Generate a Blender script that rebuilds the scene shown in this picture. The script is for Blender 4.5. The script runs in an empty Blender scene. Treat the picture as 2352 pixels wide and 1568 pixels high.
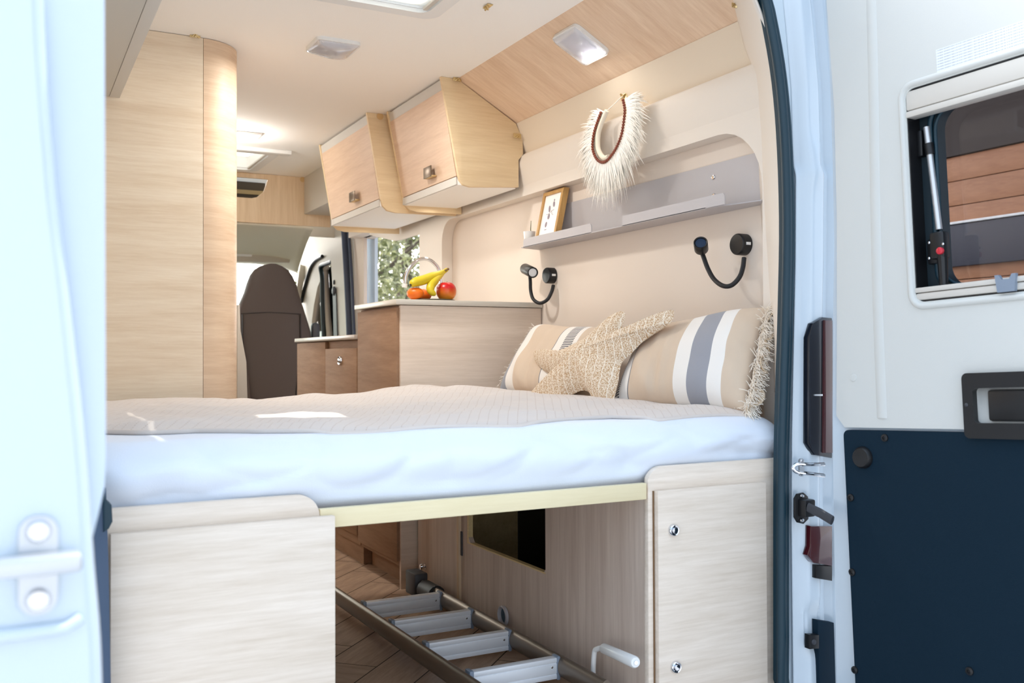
import bpy, bmesh, math, random
from mathutils import Vector, Matrix, noise
random.seed(7)
SC = bpy.context.scene
V = Vector
PI = math.pi

# ------------------------------------------------------------ camera
FPX = 2200.0
CAM = V((0.0, 0.0, 0.85))
yaw, pit, rol = math.radians(27.8), math.atan(34/FPX), math.radians(0.25)
f0 = V((math.sin(yaw), math.cos(yaw), 0)); r0 = V((math.cos(yaw), -math.sin(yaw), 0)); u0 = V((0, 0, 1))
FWD = f0*math.cos(pit)+u0*math.sin(pit); UP_ = -f0*math.sin(pit)+u0*math.cos(pit)
RT = r0*math.cos(rol)-UP_*math.sin(rol); UPV = UP_*math.cos(rol)+r0*math.sin(rol)
cd = bpy.data.cameras.new('camera'); cam = bpy.data.objects.new('camera', cd)
SC.collection.objects.link(cam); SC.camera = cam
M = Matrix.Identity(4)
for i in range(3):
    M[i][0] = RT[i]; M[i][1] = UPV[i]; M[i][2] = -FWD[i]; M[i][3] = CAM[i]
cam.matrix_world = M
cd.sensor_width = 36; cd.lens = FPX/2352*36; cd.clip_start = 0.05; cd.clip_end = 200
cd.dof.use_dof = True; cd.dof.focus_distance = 2.9; cd.dof.aperture_fstop = 5.0

# ------------------------------------------------------------ sky, sun, exposure
SC.view_settings.view_transform = 'Standard'; SC.view_settings.look = 'None'
SC.view_settings.gamma = 1; SC.view_settings.use_curve_mapping = False
SC.view_settings.exposure = 0.08
SC.cycles.use_denoising = True
SC.cycles.max_bounces = 12; SC.cycles.diffuse_bounces = 8; SC.cycles.transparent_max_bounces = 16
SC.cycles.sample_clamp_indirect = 6
W = bpy.data.worlds.new('sky'); SC.world = W; W.use_nodes = True
nt = W.node_tree; nt.nodes.clear()
tc = nt.nodes.new('ShaderNodeTexCoord'); sp = nt.nodes.new('ShaderNodeSeparateXYZ')
bg = nt.nodes.new('ShaderNodeBackground'); wo = nt.nodes.new('ShaderNodeOutputWorld')
KL = dict(rear=1.62, front=10.5, zen=1.0, sun=5.0, lamp=8.5, slope=0.7, led=0.8, mid=6.0)  # last four are fill lights added to brighten the interior
nt.links.new(tc.outputs['Generated'], sp.inputs[0])
def sky_part(ax, lo, hi, c0, c1):
    # colour ramping from c0 to c1 over one component of the view direction
    r = nt.nodes.new('ShaderNodeMapRange'); r.interpolation_type = 'SMOOTHSTEP'
    r.inputs['From Min'].default_value = lo; r.inputs['From Max'].default_value = hi
    nt.links.new(sp.outputs[ax], r.inputs['Value'])
    m = nt.nodes.new('ShaderNodeMix'); m.data_type = 'RGBA'; m.inputs['A'].default_value = c0; m.inputs['B'].default_value = c1
    nt.links.new(r.outputs[0], m.inputs['Factor']); return m.outputs['Result']
k = lambda f, c: [f*x for x in c]+[1]
# blue sky behind, brighter and warmer towards the cab, brightest round the high sun
parts = [sky_part('Z', 0.0, 0.7, k(KL['rear'], (0.90, 0.94, 0.98)), k(KL['rear'], (0.55, 0.76, 1.04))),
         sky_part('Y', 0.1, 0.8, (0, 0, 0, 1), k(KL['front'], (1.0, 0.96, 0.90))),
         sky_part('Z', 0.75, 0.97, (0, 0, 0, 1), k(KL['zen'], (1.0, 0.97, 0.93)))]
acc = parts[0]
for q in parts[1:]:
    a_ = nt.nodes.new('ShaderNodeVectorMath'); a_.operation = 'ADD'; nt.links.new(acc, a_.inputs[0]); nt.links.new(q, a_.inputs[1]); acc = a_.outputs[0]
nt.links.new(acc, bg.inputs[0]); nt.links.new(bg.outputs[0], wo.inputs[0]); bg.inputs[1].default_value = 1.0
sd = bpy.data.lights.new('sun', 'SUN'); sun = bpy.data.objects.new('sun', sd); SC.collection.objects.link(sun)
sd.energy = KL['sun']; sd.color = (1.0, 0.93, 0.82); sd.angle = math.radians(0.6)
sun.rotation_euler = V((-0.30, -0.14, -1)).to_track_quat('-Z', 'Y').to_euler()
sun.location = (3, 3, 8)

# ------------------------------------------------------------ helpers
def ray(px, py): return FWD*FPX + RT*(px-1176) - UPV*(py-784)
def at(px, py, ax, val):
    d = ray(px, py); i = 'xyz'.index(ax); return CAM + d*((val-CAM[i])/d[i])
def onp(px, py, p0, n):
    d = ray(px, py); return CAM + d*((p0-CAM).dot(n)/d.dot(n))
def spline(P, n=8, closed=False):
    P = [V(p) for p in P]; out = []; m = len(P)
    for i in range(m if closed else m-1):
        if closed: a, b, c, d = P[(i-1) % m], P[i], P[(i+1) % m], P[(i+2) % m]
        else: a, b, c, d = P[max(i-1, 0)], P[i], P[i+1], P[min(i+2, m-1)]
        for k in range(n):
            t = k/n
            out.append(0.5*((2*b)+(c-a)*t+(2*a-5*b+4*c-d)*t*t+(3*b-a-3*c+d)*t**3))
    if not closed: out.append(P[-1])
    return out
def lerp(a, b, t): return a+(b-a)*t
def interp(tab, x):
    if x <= tab[0][0]: return tab[0][1]
    for (a, b), (c, d) in zip(tab, tab[1:]):
        if x <= c: return b+(d-b)*(x-a)/(c-a)
    return tab[-1][1]
def rrect(x0, x1, y0, y1, r, n=6):
    if not isinstance(r, (list, tuple)): r = [r]*4
    out = []
    for (cx, cy, a0, rr) in ((x1-r[0], y1-r[0], 0, r[0]), (x0+r[1], y1-r[1], 90, r[1]), (x0+r[2], y0+r[2], 180, r[2]), (x1-r[3], y0+r[3], 270, r[3])):
        if rr <= 0: out.append((cx, cy)); continue
        for k in range(n+1):
            a = math.radians(a0+90*k/n); out.append((cx+rr*math.cos(a), cy+rr*math.sin(a)))
    return out
XY = lambda z: (lambda a, b: V((a, b, z)))
XZ = lambda y: (lambda a, b: V((a, y, b)))
YZ = lambda x: (lambda a, b: V((x, a, b)))

class MB:
    def __init__(s): s.bm = bmesh.new(); s.uv = s.bm.loops.layers.uv.new('UVMap')
    def _bev(s, faces, b, seg=2):
        if b <= 0: return
        ed = list({e for f in faces for e in f.edges})
        bmesh.ops.bevel(s.bm, geom=ed, offset=b, segments=seg, profile=0.5, affect='EDGES', clamp_overlap=True)
    def hexa(s, p, bev=0):
        v = [s.bm.verts.new(q) for q in p]
        fs = [s.bm.faces.new([v[i] for i in q]) for q in ((0, 3, 2, 1), (4, 5, 6, 7), (0, 1, 5, 4), (1, 2, 6, 5), (2, 3, 7, 6), (3, 0, 4, 7))]
        s._bev(fs, bev); return s
    def box(s, x0, x1, y0, y1, z0, z1, bev=0.0):
        return s.hexa([(x0, y0, z0), (x1, y0, z0), (x1, y1, z0), (x0, y1, z0), (x0, y0, z1), (x1, y0, z1), (x1, y1, z1), (x0, y1, z1)], bev)
    def plate(s, outer, holes, fn, vec, bev=0):
        vec = V(vec); es = []
        for L in [outer]+list(holes):
            vs = [s.bm.verts.new(fn(*q)) for q in L]
            es += [s.bm.edges.new((vs[i], vs[(i+1) % len(vs)])) for i in range(len(vs))]
        r = bmesh.ops.triangle_fill(s.bm, use_beauty=True, use_dissolve=False, edges=es)
        fs = [g for g in r['geom'] if isinstance(g, bmesh.types.BMFace)]
        e = bmesh.ops.extrude_face_region(s.bm, geom=fs, use_keep_orig=True)
        nv = [g for g in e['geom'] if isinstance(g, bmesh.types.BMVert)]
        bmesh.ops.translate(s.bm, verts=nv, vec=vec)
        return s
    def poly(s, pts, vec, bev=0, seg=2):
        vs = [s.bm.verts.new(p) for p in pts]; f = s.bm.faces.new(vs)
        e = bmesh.ops.extrude_face_region(s.bm, geom=[f], use_keep_orig=True)
        nv = [g for g in e['geom'] if isinstance(g, bmesh.types.BMVert)]
        bmesh.ops.translate(s.bm, verts=nv, vec=V(vec))
        if bev > 0:
            nf = [g for g in e['geom'] if isinstance(g, bmesh.types.BMFace)]
            ed = list({x for q in [f]+nf for x in q.edges if len([y for y in x.link_faces if y in ([f]+nf)]) == 1})
            bmesh.ops.bevel(s.bm, geom=ed, offset=bev, segments=seg, profile=0.5, affect='EDGES', clamp_overlap=True)
        return s
    def tube(s, pts, r, seg=12, caps=True, closed=False, sx=1.0):
        pts = [V(p) for p in pts]; n = len(pts); rings = []; prev = None
        for i, p in enumerate(pts):
            if closed: t = (pts[(i+1) % n]-pts[i-1]).normalized()
            else: t = (pts[min(i+1, n-1)]-pts[max(i-1, 0)]).normalized()
            if prev is None:
                a = V((0, 0, 1)) if abs(t.z) < 0.9 else V((1, 0, 0)); nrm = (a-t*a.dot(t)).normalized()
            else: nrm = (prev-t*prev.dot(t)).normalized()
            prev = nrm; b = t.cross(nrm); rr = r[i] if isinstance(r, (list, tuple)) else r
            rings.append([s.bm.verts.new(p+nrm*rr*math.cos(2*PI*k/seg)+b*rr*sx*math.sin(2*PI*k/seg)) for k in range(seg)])
        m = n if closed else n-1
        for i in range(m):
            A, B = rings[i], rings[(i+1) % n]
            for k in range(seg): s.bm.faces.new((A[k], A[(k+1) % seg], B[(k+1) % seg], B[k]))
        if caps and not closed: s.bm.faces.new(rings[0][::-1]); s.bm.faces.new(rings[-1])
        return s
    def lathe(s, prof, c, axis=(0, 0, 1), seg=32, sq=1.0):
        c = V(c); ax = V(axis).normalized(); a = V((0, 0, 1)) if abs(ax.z) < 0.9 else V((1, 0, 0))
        u = (a-ax*a.dot(ax)).normalized(); w = ax.cross(u); rings = []
        for (r, h) in prof:
            if r < 1e-6: rings.append([s.bm.verts.new(c+ax*h)])
            else: rings.append([s.bm.verts.new(c+ax*h+u*r*math.cos(2*PI*k/seg)+w*r*math.sin(2*PI*k/seg)) for k in range(seg)])
        for A, B in zip(rings, rings[1:]):
            for k in range(seg):
                q = [A[k % len(A)], A[(k+1) % seg % len(A)], B[(k+1) % seg % len(B)], B[k % len(B)]]
                q2 = []
                for x in q:
                    if x not in q2: q2.append(x)
                if len(q2) > 2: s.bm.faces.new(q2)
        return s
    def grid(s, nu, nv, fn, thick=None):
        G = [[s.bm.verts.new(fn(i/nu, j/nv)) for j in range(nv+1)] for i in range(nu+1)]
        for i in range(nu):
            for j in range(nv):
                f = s.bm.faces.new((G[i][j], G[i+1][j], G[i+1][j+1], G[i][j+1]))
                for l, (a, b) in zip(f.loops, ((i, j), (i+1, j), (i+1, j+1), (i, j+1))): l[s.uv].uv = (a/nu, b/nv)
        return s
    def ball(s, c, r, seg=24, rings=16, fn=None):
        c = V(c); r = V(r) if isinstance(r, (tuple, list, Vector)) else V((r, r, r)); R = []
        for i in range(rings+1):
            th = PI*i/rings
            if i in (0, rings): L = [V((0, 0, math.cos(th)))]
            else: L = [V((math.sin(th)*math.cos(2*PI*k/seg), math.sin(th)*math.sin(2*PI*k/seg), math.cos(th))) for k in range(seg)]
            R.append([s.bm.verts.new(c+V([(fn(q) if fn else q)[a]*r[a] for a in range(3)])) for q in L])
        for A, B in zip(R, R[1:]):
            for k in range(seg):
                q = []
                for x in (A[k % len(A)], B[k % len(B)], B[(k+1) % seg % len(B)], A[(k+1) % seg % len(A)]):
                    if x not in q: q.append(x)
                if len(q) > 2: s.bm.faces.new(q)
        return s
    def build(s, name, mat, parent=None, smooth=35, solid=None, subsurf=0, recalc=True, at0=False):
        bm = s.bm
        if recalc: bmesh.ops.recalc_face_normals(bm, faces=bm.faces)
        xs = [v.co for v in bm.verts]
        mn = V([min(c[i] for c in xs) for i in range(3)]); mx = V([max(c[i] for c in xs) for i in range(3)])
        base = V(((mn.x+mx.x)/2, (mn.y+mx.y)/2, mn.z)) if not at0 else V((0, 0, 0))
        bmesh.ops.translate(bm, verts=bm.verts, vec=-base)
        me = bpy.data.meshes.new(name); bm.to_mesh(me); bm.free()
        for p in me.polygons: p.use_smooth = smooth > 0
        if 0 < smooth < 180: me.set_sharp_from_angle(angle=math.radians(smooth))
        me.materials.append(mat)
        o = bpy.data.objects.new(name, me); SC.collection.objects.link(o)
        po = OFF.get(parent.name, V((0, 0, 0))) if parent else V((0, 0, 0))
        if parent: o.parent = parent
        o.location = base-po; OFF[o.name] = base
        if solid:
            m = o.modifiers.new('thickness', 'SOLIDIFY'); m.thickness = solid; m.offset = 0
        if subsurf:
            m = o.modifiers.new('smooth', 'SUBSURF'); m.levels = subsurf; m.render_levels = subsurf
        return o
OFF = {}
def tag(o, label, cat, group=None):
    o['label'] = label; o['category'] = cat
    if group: o['group'] = group
    return o
def struct(o): o['kind'] = 'structure'; return o
def thing(name, label, cat, loc, group=None):
    o = bpy.data.objects.new(name, None); SC.collection.objects.link(o); o.empty_display_size = 0.05
    o.location = loc; OFF[o.name] = V(loc); tag(o, label, cat, group); return o
def sroot(name, loc):
    o = bpy.data.objects.new(name, None); SC.collection.objects.link(o); o.empty_display_size = 0.05
    o.location = loc; OFF[o.name] = V(loc); o['kind'] = 'structure'; return o

# ------------------------------------------------------------ materials
def S(r, g, b):
    f = lambda c: (c/255/12.92) if c/255 <= 0.04045 else ((c/255+0.055)/1.055)**2.4
    return (f(r), f(g), f(b), 1)
def base_mat(name):
    m = bpy.data.materials.new(name); m.use_nodes = True; n = m.node_tree
    return m, n, n.nodes['Principled BSDF']
def mat(name, col, rough=0.5, metal=0.0, bump=0.0, bscale=200.0, var=0.0, vscale=3.0, coat=0.0, sheen=0.0, spec=None, stretch=None):
    m, n, b = base_mat(name)
    b.inputs['Roughness'].default_value = rough; b.inputs['Metallic'].default_value = metal
    b.inputs['Base Color'].default_value = col
    if coat: b.inputs['Coat Weight'].default_value = coat; b.inputs['Coat Roughness'].default_value = 0.05
    if sheen: b.inputs['Sheen Weight'].default_value = sheen
    if spec is not None: b.inputs['Specular IOR Level'].default_value = spec
    tcn = n.nodes.new('ShaderNodeTexCoord'); mp = n.nodes.new('ShaderNodeMapping')
    if stretch: mp.inputs['Scale'].default_value = stretch
    n.links.new(tcn.outputs['Object'], mp.inputs[0])
    if var:
        nz = n.nodes.new('ShaderNodeTexNoise'); nz.inputs['Scale'].default_value = vscale; nz.inputs['Detail'].default_value = 3
        n.links.new(mp.outputs[0], nz.inputs['Vector'])
        mx = n.nodes.new('ShaderNodeMix'); mx.data_type = 'RGBA'
        mx.inputs['A'].default_value = [c*(1-var) for c in col[:3]]+[1]; mx.inputs['B'].default_value = [min(1, c*(1+var)) for c in col[:3]]+[1]
        n.links.new(nz.outputs[0], mx.inputs['Factor']); n.links.new(mx.outputs['Result'], b.inputs['Base Color'])
    if bump:
        nz = n.nodes.new('ShaderNodeTexNoise'); nz.inputs['Scale'].default_value = bscale; nz.inputs['Detail'].default_value = 2
        bp = n.nodes.new('ShaderNodeBump'); bp.inputs['Strength'].default_value = bump; bp.inputs['Distance'].default_value = 0.002
        n.links.new(mp.outputs[0], nz.inputs['Vector']); n.links.new(nz.outputs[0], bp.inputs['Height']); n.links.new(bp.outputs[0], b.inputs['Normal'])
    return m
def wood(name, dark, light, scale, rough=0.5, fine=5.0, contrast=(0.3, 0.7), uv=False, warp=0.0):
    """scale = noise cells per metre along object x, y, z; the small number is the grain direction"""
    m, n, b = base_mat(name); b.inputs['Roughness'].default_value = rough
    b.inputs['Specular IOR Level'].default_value = 0.3
    t = n.nodes.new('ShaderNodeTexCoord'); mp = n.nodes.new('ShaderNodeMapping'); mp.inputs['Scale'].default_value = scale
    n.links.new(t.outputs['UV' if uv else 'Object'], mp.inputs[0])
    a = n.nodes.new('ShaderNodeTexNoise'); a.inputs['Scale'].default_value = 1; a.inputs['Detail'].default_value = 4; a.inputs['Distortion'].default_value = 0.6
    c = n.nodes.new('ShaderNodeTexNoise'); c.inputs['Scale'].default_value = fine; c.inputs['Detail'].default_value = 5; c.inputs['Roughness'].default_value = 0.7
    n.links.new(mp.outputs[0], a.inputs['Vector']); n.links.new(mp.outputs[0], c.inputs['Vector'])
    add = n.nodes.new('ShaderNodeMix'); add.data_type = 'FLOAT'; add.inputs['Factor'].default_value = 0.5
    n.links.new(a.outputs[0], add.inputs['A']); n.links.new(c.outputs[0], add.inputs['B'])
    r = n.nodes.new('ShaderNodeValToRGB'); r.color_ramp.elements[0].position = contrast[0]; r.color_ramp.elements[1].position = contrast[1]
    r.color_ramp.elements[0].color = dark; r.color_ramp.elements[1].color = light
    n.links.new(add.outputs['Result'], r.inputs[0]); n.links.new(r.outputs[0], b.inputs['Base Color'])
    bp = n.nodes.new('ShaderNodeBump'); bp.inputs['Strength'].default_value = 0.12; bp.inputs['Distance'].default_value = 0.001
    n.links.new(add.outputs['Result'], bp.inputs['Height']); n.links.new(bp.outputs[0], b.inputs['Normal'])
    return m
def glass(name, tint=(1, 1, 1, 1), refl=0.08, rough=0.0):
    m = bpy.data.materials.new(name); m.use_nodes = True; n = m.node_tree; n.nodes.clear()
    o = n.nodes.new('ShaderNodeOutputMaterial'); mx = n.nodes.new('ShaderNodeMixShader')
    t = n.nodes.new('ShaderNodeBsdfTransparent'); t.inputs[0].default_value = tint
    g = n.nodes.new('ShaderNodeBsdfGlossy'); g.inputs['Roughness'].default_value = rough
    fr = n.nodes.new('ShaderNodeFresnel'); fr.inputs[0].default_value = 1.45
    n.links.new(fr.outputs[0], mx.inputs[0]); n.links.new(t.outputs[0], mx.inputs[1]); n.links.new(g.outputs[0], mx.inputs[2]); n.links.new(mx.outputs[0], o.inputs[0])
    return m
D1, D2 = S(218, 196, 168), S(242, 228, 206)
W_X = wood('pale oak laminate grain along x', D1, D2, (1.6, 22, 26))
W_Y = wood('pale oak laminate grain along y', D1, D2, (24, 1.6, 26))
W_YZ = wood('pale oak laminate on slope', S(212, 180, 150), S(236, 212, 184), (26, 24, 1.6))
W_SL = wood('blush oak laminate across slope', S(214, 182, 152), S(240, 216, 190), (2.5, 20, 2.5))
W_Z = wood('pale oak laminate grain upright', S(206, 178, 142), S(232, 210, 180), (20, 20, 1.2))
W_ENDX = wood('yellow oak side panel', S(216, 188, 146), S(238, 216, 178), (1.6, 22, 26))
W_DOOR = wood('rosy oak locker door', S(206, 174, 146), S(230, 202, 176), (20, 1.6, 24))
W_KIT = wood('mid oak kitchen door', S(134, 101, 75), S(164, 130, 102), (20, 2.2, 22), fine=4, rough=0.75)
W_KEND = wood('pale grey oak kitchen end', S(208, 190, 172), S(232, 216, 200), (1.6, 20, 28))
W_CUP = wood('whitened oak rear cupboard', S(212, 195, 176), S(236, 222, 207), (1.4, 20, 24), contrast=(0.32, 0.62))
W_GAR = wood('grey brown oak garage partition', S(186, 166, 152), S(220, 204, 190), (30, 30, 1.3), fine=3)
W_GAR2 = wood('yellow oak locker lining', S(206, 180, 128), S(232, 208, 158), (20, 1.5, 20))
W_FLOOR = wood('brown oak floor plank', S(136, 110, 90), S(184, 156, 132), (3, 26, 1), uv=True, fine=4, contrast=(0.3, 0.68), rough=0.45)
W_FRAME = wood('honey oak picture frame', S(176, 132, 74), S(206, 166, 106), (40, 40, 4))
CEIL = mat('off white ceiling lining', S(249, 246, 241), 0.85, bump=0.25, bscale=260)
TRIM = mat('warm grey moulded plastic', S(226, 217, 206), 0.55, bump=0.08, bscale=500)
TRIM2 = mat('cream cab plastic', S(196, 188, 174), 0.6, bump=0.1, bscale=400)
HEADL = mat('cab headliner cloth', S(228, 224, 206), 0.9, bump=0.2, bscale=300)
WALLP = mat('beige wall lining', S(228, 215, 202), 0.7, bump=0.06, bscale=400)
WALLU = mat('sand upper wall lining', S(224, 209, 188), 0.75, bump=0.06, bscale=400)
BODY = mat('white vehicle paint', S(200, 212, 222), 0.22, coat=0.6)
BODY2 = mat('white primer paint', S(204, 216, 224), 0.35)
RUBBER = mat('black blue rubber seal', S(6, 46, 60), 0.5)
BLACKP = mat('black textured panel', S(0, 30, 46), 0.8, spec=0.25, bump=0.35, bscale=900)
BLACK = mat('satin black plastic', S(16, 17, 20), 0.4)
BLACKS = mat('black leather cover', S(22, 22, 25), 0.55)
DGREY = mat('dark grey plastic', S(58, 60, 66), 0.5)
LGREY = mat('grey sheet metal', S(186, 182, 184), 0.5)
GREYP = mat('grey plastic latch', S(128, 140, 156), 0.4)
ALU = mat('brushed aluminium', S(205, 208, 212), 0.33, metal=0.75)
RUNG = mat('satin aluminium tread', S(238, 241, 245), 0.4, metal=0.1)
ALUR = mat('champagne aluminium rail', S(128, 116, 104), 0.4, metal=0.7)
CHROME = mat('polished chrome', S(225, 225, 228), 0.08, metal=1)
BRASS = mat('brass clip', S(214, 190, 140), 0.3, metal=0.8)
STEELB = mat('bronze handle', S(120, 104, 88), 0.35, metal=0.9)
WHITEP = mat('white plastic', S(232, 232, 230), 0.35)
WHITEL = mat('white laminate', S(250, 249, 247), 0.5)
GREYL = mat('pale grey laminate', S(205, 200, 192), 0.5)
LOCKER = mat('stone coloured locker base', S(196, 192, 182), 0.7, bump=0.05)
SHEET = mat('white cotton sheet', S(226, 233, 244), 0.85, bump=0.15, bscale=400, sheen=0.2)
SEATM = mat('brown leatherette', S(80, 70, 66), 0.6, bump=0.1, bscale=300)
SEATP = mat('dark brown piping', S(40, 36, 36), 0.6)
TOPM = mat('cream worktop', S(206, 200, 188), 0.35)
LAMPG = mat('milky clear lamp cover', S(226, 226, 232), 0.12, coat=1); LAMPG.node_tree.nodes['Principled BSDF'].inputs['Alpha'].default_value = 0.55
GLASS = glass('clear glass', (0.97, 0.985, 0.98, 1))
GLASSD = glass('smoked caravan window', (0.62, 0.62, 0.64, 1))
REDL = mat('red tail lamp', S(66, 10, 18), 0.15, coat=1)
DARKL = mat('dark lamp housing', S(20, 24, 34), 0.25, coat=0.5)
EDGE = mat('brown cut edge', S(120, 90, 60), 0.7)
GROUND = mat('pale gravel ground', S(142, 146, 152), 0.95, var=0.15, vscale=4, bump=0.5, bscale=40)

# ============================================================ SETTING
ZC = 1.92
# floor: herringbone planks, one surface
def floor():
    m = MB(); m.box(-0.05, 1.95, 1.86, 7.0, -0.05, -0.002)
    for f in m.bm.faces: f.material_index = 1
    L, Wd = 0.60, 0.15; n = int(L/Wd); c45 = math.sqrt(0.5); g = 0.0018
    cells = []
    for s_ in range(-70, 90):
        for t_ in range(-14, 16):
            ox = s_*Wd + t_*L; oy = s_*Wd - t_*L
            cells.append((ox, oy, 0)); cells.append((ox+L, oy+Wd-L, 1))
    for (ox, oy, k) in cells:
        r = (ox, ox+L, oy, oy+Wd) if k == 0 else (ox, ox+Wd, oy, oy+L)
        if k == 1: r = (ox, ox+Wd, oy, oy+L)
        q = [(r[0]+g, r[2]+g), (r[1]-g, r[2]+g), (r[1]-g, r[3]-g), (r[0]+g, r[3]-g)]
        P = [((a-b)*c45+0.9, (a+b)*c45+2.3) for a, b in q]
        cx = sum(p[0] for p in P)/4; cy = sum(p[1] for p in P)/4
        if not (0.0 < cx < 1.95 and 1.75 < cy < 6.2): continue
        P = [(min(max(a, -0.04), 1.94), min(max(b, 1.862), 6.9)) for a, b in P]
        vs = [m.bm.verts.new((a, b, 0.0)) for a, b in P]
        try: f = m.bm.faces.new(vs)
        except ValueError: continue
        ru, rv = random.uniform(0, 40), random.uniform(0, 40)
        uvs = [(0, 0), (L, 0), (L, Wd), (0, Wd)] if k == 0 else [(0, 0), (0, Wd), (L, Wd), (L, 0)]
        for l, (a, b) in zip(f.loops, uvs): l[m.uv].uv = (a+ru, b+rv)
    o = m.build('floor', W_FLOOR, smooth=0, recalc=False); o.data.materials.append(mat('dark plank joint', S(56, 44, 36), 0.8)); struct(o)
floor()
struct(MB().box(-14, 26, -12, 30, -0.62, -0.55).build('ground', GROUND))

# ceiling with two roof-light holes
SK1 = (0.62, 1.14, 2.05, 2.72); SK2 = (0.72, 1.21, 5.0, 5.46)
m = MB(); m.plate([(-0.05, 1.84), (1.56, 1.84), (1.56, 5.62), (-0.05, 5.62)], [rrect(*SK1, 0.04), rrect(*SK2, 0.03)], XY(ZC), (0, 0, 0.05))
struct(m.build('ceiling', CEIL))
# roof skin above
m = MB(); m.plate([(-0.08, 1.78), (1.95, 1.78), (1.95, 5.75), (-0.08, 5.75)], [rrect(*SK1, 0.04), rrect(*SK2, 0.03)], XY(ZC+0.05), (0, 0, 0.02))
struct(m.build('trim_1', BODY))

# right side wall: recessed lining, header band, upper lining
XW, XF = 1.875, 1.82
struct(MB().plate([(1.9, 0), (4.44, 0), (4.44, 1.56), (5.44, 1.56), (5.44, 0), (5.62, 0), (5.62, 1.70), (1.9, 1.70)], [], YZ(XW), (0.02, 0, 0)).build('wall_right', WALLP))
REC = rrect(1.985, 4.16, 0.30, 1.488, [0.10, 0.18, 0.02, 0.06], 8)
m = MB(); m.plate([(1.90, 0.0), (4.30, 0.0), (4.44, 0.05), (4.44, 1.56), (5.0, 1.60), (5.0, 1.655), (1.90, 1.655)], [REC], YZ(XF), (0.054, 0, 0))
struct(m.build('trim_2', TRIM, smooth=30))
m = MB(); P0 = [(1.790, 1.776), (1.835, 1.655), (1.86, 1.655), (1.82, 1.776)]
m.poly([V((x, 1.95, z)) for x, z in P0], (0, 3.67, 0)); struct(m.build('trim_3', WALLU))
# header top ledge
m = MB(); m.poly([V((x, 1.95, z)) for x, z in [(1.802, 1.615), (1.812, 1.648), (1.85, 1.662), (1.85, 1.60), (1.822, 1.52)]], (0, 2.95, 0)); 
struct(m.build('trim_4', TRIM, smooth=50))
# wood slope panel with cut-out
m = MB(); m.poly([V((x, 1.95, z)) for x, z in [(1.53, 1.921), (1.793, 1.776), (1.803, 1.786), (1.54, 1.935)]], (0, 1.43, 0)); struct(m.build('trim_5', W_SL))
struct(MB().box(1.50, 1.95, 1.90, 5.62, 1.935, 1.968).build('ceiling_edge', CEIL))
# exterior side skins
struct(MB().plate([(1.80, -0.2), (4.40, -0.2), (4.40, 1.60), (5.46, 1.60), (5.46, -0.2), (5.66, -0.2), (5.66, 1.93), (1.80, 1.93)], [], YZ(1.95), (0.02, 0, 0)).build('wall_right_outer', BODY))
struct(MB().box(-0.08, -0.04, 1.80, 5.66, -0.2, 1.97).build('wall_left', TRIM))
struct(MB().box(-0.1, 1.97, 1.80, 7.0, -0.2, -0.06).build('floor_chassis', BLACK))

# rear pillar trim between wall and seal (curved frame)
pin = [(1662, -40), (1693, 40), (1712, 110), (1732, 170), (1742, 280), (1746, 400), (1752, 520), (1762, 640), (1775, 780), (1783, 900)]
pout = [(1720, -40), (1752, 40), (1772, 110), (1786, 200), (1796, 300), (1801, 400), (1802, 520), (1800, 640), (1797, 780), (1792, 900)]
A = spline([at(x, y, 'y', 2.05) for x, y in pin], 5); B = spline([at(x, y, 'y', 1.81) for x, y in pout], 5)
def pil(u, v):
    i = min(int(u*(len(A)-1)+0.5), len(A)-1); a, b = A[i], B[i]; p = a.lerp(b, v); p += V((-0.02, -0.012, 0))*math.sin(PI*v); return p
m = MB(); m.grid(len(A)-1, 8, pil); o = struct(m.build('trim_6', TRIM, smooth=60, solid=0.006))

# seal ring round the rear opening
sin_r = [at(x, y, 'y', 1.80) for x, y in ((1748, 0), (1776, 150), (1791, 300), (1798, 500), (1795, 700), (1789, 900), (1785, 1100), (1785, 1568))]
inner = [(p.x, p.z) for p in spline(sin_r, 4)]
zb = inner[-1][1]
top = [(1.56, 1.80), (1.40, 1.845), (0.93, 1.86), (0.46, 1.845), (0.29, 1.80)]
left = [(1.86-x, z) for x, z in reversed(inner)]
left = [(x-0.0, z) for x, z in left]
ring = [(x, z) for x, z in left]+[(x, z) for x, z in reversed(top)][0:]
ring_in = [(1.735, -0.02)]+[(x, z) for x, z in reversed(inner)]+top+[(1.80-x, z) for x, z in inner]+[(0.10, -0.02)]
def off2(P, d):
    out = []; n = len(P)
    for i in range(n):
        a, b = V(P[i-1]), V(P[(i+1) % n]); t = (b-a).normalized(); out.append((P[i][0]+t[1]*d, P[i][1]-t[0]*d))
    return out
R0 = ring_in; R1 = off2(R0, 0.020); R2 = off2(R0, 0.034)
def ringmesh(name, mat_, a, b, ya, yb, depth):
    m = MB(); n = len(a)
    va = [m.bm.verts.new((x, ya, z)) for x, z in a]; vb = [m.bm.verts.new((x, yb, z)) for x, z in b]
    wa = [m.bm.verts.new((x, ya+depth, z)) for x, z in a]; wb = [m.bm.verts.new((x, yb+depth, z)) for x, z in b]
    for i in range(n):
        j = (i+1) % n
        m.bm.faces.new((va[i], va[j], vb[j], vb[i])); m.bm.faces.new((wa[i], wb[i], wb[j], wa[j]))
        m.bm.faces.new((va[i], wa[i], wa[j], va[j])); m.bm.faces.new((vb[i], vb[j], wb[j], wb[i]))
    return m
m = MB(); m.tube([V((x, 1.795, z)) for x, z in off2(R0, 0.010)], 0.012, 10, closed=True)
m.tube([V((x, 1.80, z)) for x, z in off2(R0, 0.028)], 0.009, 8, closed=True)
m2 = ringmesh('x', RUBBER, off2(R0, 0.006), off2(R0, 0.035), 1.80, 1.80, 0.02)
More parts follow.
